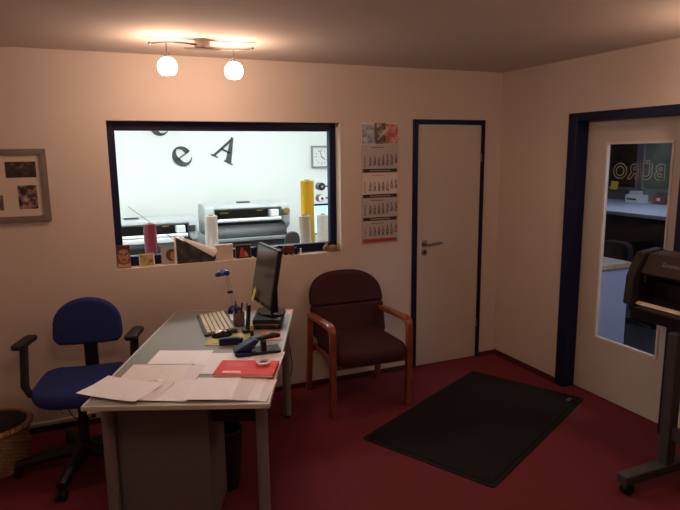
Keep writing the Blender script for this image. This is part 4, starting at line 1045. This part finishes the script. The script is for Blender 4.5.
def back_pad(z0, z1, top, nm):
    o = []
    if top:
        for i in range(25):
            a = R(180*i/24); c, q = math.cos(a), math.sin(a)
            o.append((0.290*math.copysign(abs(c)**0.72, c), z1-0.20+0.20*q**0.85))
        o += [(-0.292, z0), (0.292, z0)]
    else: o = [(0.291, z1), (-0.291, z1), (-0.285, z0), (0.285, z0)]
    m = MB().prism(o, -0.042, 0.042, T(0.022, 0.215, 0) @ XZ)
    m.v = [(x, y - 0.30*x*x + 0.28*(z-0.45), z) for x, y, z in m.v]
    return m.build(nm, BROWNFAB, vc, 0.026, seg=4)
back_pad(0.660, 0.898, True, 'back_cushion')
back_pad(0.43, 0.663, False, 'back_cushion')

# ------------------------------------------------------------------ wicker basket
bk = thing('wicker_basket', 'round brown wicker basket with dark lining at the left edge', 'basket', (-3.850, -0.41, 0))
bk.scale = (1, 1, 0.93)
def br(z): return 0.150 + 0.050*(z/0.30)
MB().lathe([(0, 0.003), (0.145, 0.003), (0.150, 0.012), (0, 0.012)]).build('bottom', WICKER, bk)
NR = 22
for k in range(NR):
    z = 0.014 + 0.274*k/(NR-1); pts = []
    for i in range(96):
        a = 2*math.pi*i/96
        pts.append(((br(z) + 0.0045*math.sin(a*24 + math.pi*k))*math.cos(a), (br(z) + 0.0045*math.sin(a*24 + math.pi*k))*math.sin(a), z))
    MB().tube(pts, 0.0062, 6, closed=True).build('weave_strand', WICKER, bk)
for i in range(48):
    a = 2*math.pi*(i+0.5)/48
    MB().cyl((br(0)*math.cos(a), br(0)*math.sin(a), 0.004), (br(0.29)*math.cos(a), br(0.29)*math.sin(a), 0.292), 0.0035, n=6).build('stake', WICKER, bk)
for ph in (0, math.pi*2/3, math.pi*4/3):
    pts = [((0.203 + 0.010*math.cos(a*20+ph))*math.cos(a), (0.203 + 0.010*math.cos(a*20+ph))*math.sin(a), 0.298 + 0.010*math.sin(a*20+ph)) for a in [2*math.pi*i/200 for i in range(200)]]
    MB().tube(pts, 0.009, 6, closed=True).build('rim_strand', WICKER, bk)
LIN = mat('dark_check_lining', (0.05, 0.038, 0.035), 0.9, var=0.5, scale=50)
MB().lathe([(0, 0.016), (0.138, 0.016), (0.188, 0.300), (0.1905, 0.300), (0.1405, 0.013), (0, 0.013)], n=40).build('lining', LIN, bk)

# ------------------------------------------------------------------ cutting plotter on its stand
ply = thing('cutting_plotter', 'brown-black cutting plotter on a wheeled stand at the right edge', 'plotter', (-0.36, -2.35, 0))
PLB = mat('plotter_dark_body', (0.020, 0.016, 0.015), 0.55, var=0.1, spec=0.3); PLB2 = mat('plotter_lid', (0.034, 0.026, 0.022), 0.55, var=0.08, spec=0.3)
PSTRIP = mat('cream_cut_strip', (0.78, 0.66, 0.52), 0.4)
yA = 0.60; yB = -0.65    # left end (towards the door) and right end, in local y
Mp = Matrix(((1,0,0,0),(0,0,1,0),(0,1,0,0),(0,0,0,1)))    # outline in xz, extruded along y
def lx(x): return x + 0.36
endp = [(lx(-0.500), 0.93), (lx(-0.488), 1.088), (lx(-0.466), 1.141), (lx(-0.420), 1.222), (lx(-0.275), 1.238), (lx(-0.19), 1.20), (lx(-0.17), 0.90), (lx(-0.30), 0.885)]
MB().prism(endp, yA-0.055, yA, Mp).build('end_cover', PLB, ply, 0.010)
MB().prism(endp, yB, yB+0.055, Mp).build('end_cover', PLB, ply, 0.010)
MB().prism([(lx(-0.455), 0.885), (lx(-0.468), 0.915), (lx(-0.448), 0.945), (lx(-0.36), 0.965), (lx(-0.20), 0.965), (lx(-0.19), 0.83), (lx(-0.40), 0.83)], yB+0.02, yA-0.012, Mp).build('bed', PLB, ply, 0.006)
MB().prism([(lx(-0.462), 0.935), (lx(-0.440), 0.9465), (lx(-0.440), 0.950), (lx(-0.464), 0.938)], yB+0.03, yA-0.016, Mp).build('cutting_strip', PSTRIP, ply)
MB().prism([(lx(-0.315), 0.965), (lx(-0.33), 1.06), (lx(-0.22), 1.07), (lx(-0.20), 0.965)], yB+0.06, yA-0.06, Mp).build('inner_wall', PLB, ply)
MB().prism([(lx(-0.445), 1.112), (lx(-0.388), 1.218), (lx(-0.27), 1.228), (lx(-0.19), 1.19), (lx(-0.18), 1.05), (lx(-0.30), 1.07), (lx(-0.40), 1.085)], yB+0.060, yA-0.060, Mp).build('lid', PLB2, ply, 0.006)
box('grip_lever', STEEL, (lx(-0.425), yA-0.075, 1.060, lx(-0.415), yA-0.069, 1.098), ply, 0.002, rot=None)
box('blade_carriage', PLB2, (lx(-0.42), yA-0.62, 0.985, lx(-0.33), yA-0.50, 1.075), ply, 0.006)
me = text_mesh('Summa', 0.036, 0.0006, 0, 0.25)
lm = MB(); lm.add([tuple(v.co) for v in me.vertices], [tuple(p.vertices) for p in me.polygons])
ax = Vector((0, -1, 0)); upv = Vector((0.057, 0, 0.106)).normalized(); nv = ax.cross(upv)
ctr = Vector((lx(-0.4127)-0.0018, yA-0.215, 1.172))
lm.v = [tuple(ctr + ax*q[0] + upv*q[1] + nv*q[2]) for q in lm.v]
lm.build('lettering', mat('lid_lettering', (0.22, 0.19, 0.17), 0.5), ply, smooth=False)
PLS = mat('plotter_stand_grey', (0.062, 0.055, 0.058), 0.55, spec=0.3)
for y in (yA-0.325, yB+0.325):
    box('stand_post', PLS, (lx(-0.500), y-0.03, 0.115, lx(-0.435), y+0.03, 0.84), ply, 0.006)
    ft = MB().prism(rrect(lx(-0.790), y-0.035, lx(-0.10), y+0.035, 0.012), 0.062, 0.116).build('stand_foot', PLS, ply, 0.008)
    for x in (lx(-0.745), lx(-0.145)):
        MB().cyl((x, y-0.022, 0.0305), (x, y+0.022, 0.0305), 0.030, n=18).box(x-0.012, y-0.028, 0.03, x+0.012, y+0.028, 0.064).build('castor', BLACK, ply)
box('stand_rail', PLS, (lx(-0.485), yB+0.356, 0.26, lx(-0.450), yA-0.356, 0.33), ply, 0.004)

# ------------------------------------------------------------------ cables and trunking along the wall
TRK = mat('white_trunking', (0.62, 0.57, 0.52), 0.5)
t = thing('cable_trunking', 'white cable trunking strip along the wall foot behind the blue chair', 'cable trunking', (-3.2, 0, 0.046))
box('channel', TRK, (-0.50, -0.020, 0, -0.17, -0.0005, 0.026), t, 0.002)
box('cover', TRK, (-0.50, -0.024, 0.003, -0.17, -0.020, 0.023), t, 0.001)
t = thing('socket_strip', 'white power socket strip on the wall behind the desk leg', 'socket', (-3.27, 0, 0.046))
box('housing', TRK, (-0.09, -0.042, 0, 0.09, -0.0005, 0.045), t, 0.004)
for x in (-0.045, 0.045): MB().cyl((x, -0.043, 0.022), (x, -0.041, 0.022), 0.016, n=20).build('outlet', DKGREY, t)
for k, (pts, lab) in enumerate((([(-3.50, -0.03, 0.40), (-3.48, -0.04, 0.20), (-3.42, -0.06, 0.075), (-3.315, -0.050, 0.068)], 'black cable hanging behind the blue chair into the socket'),
        ([(-3.60, -0.02, 0.24), (-3.56, -0.03, 0.17), (-3.53, -0.03, 0.20), (-3.50, -0.035, 0.12), (-3.44, -0.05, 0.10)], 'thin brown cable looping behind the chair seat'),
        ([(-2.05, -0.30, 0.69), (-1.98, -0.25, 0.30), (-1.95, -0.10, 0.06), (-1.72, -0.022, 0.006), (-1.30, -0.020, 0.006), (-0.95, -0.020, 0.006)], 'black cable along the wall foot beneath the visitor chair'))):
    q = []
    for i in range(len(pts)-1):
        p0 = Vector(pts[max(i-1, 0)]); p1 = Vector(pts[i]); p2 = Vector(pts[i+1]); p3 = Vector(pts[min(i+2, len(pts)-1)])
        for s_ in range(8):
            u = s_/8; q.append(0.5*((2*p1) + (p2-p0)*u + (2*p0-5*p1+4*p2-p3)*u*u + (3*p1-p0-3*p2+p3)*u**3))
    q.append(Vector(pts[-1]))
    tag(MB().tube(q, 0.0035 if k != 1 else 0.0025, 6).build('cable', BLACK if k != 1 else mat('brown_cable', (0.12, 0.06, 0.04), 0.6)), lab, 'cable')
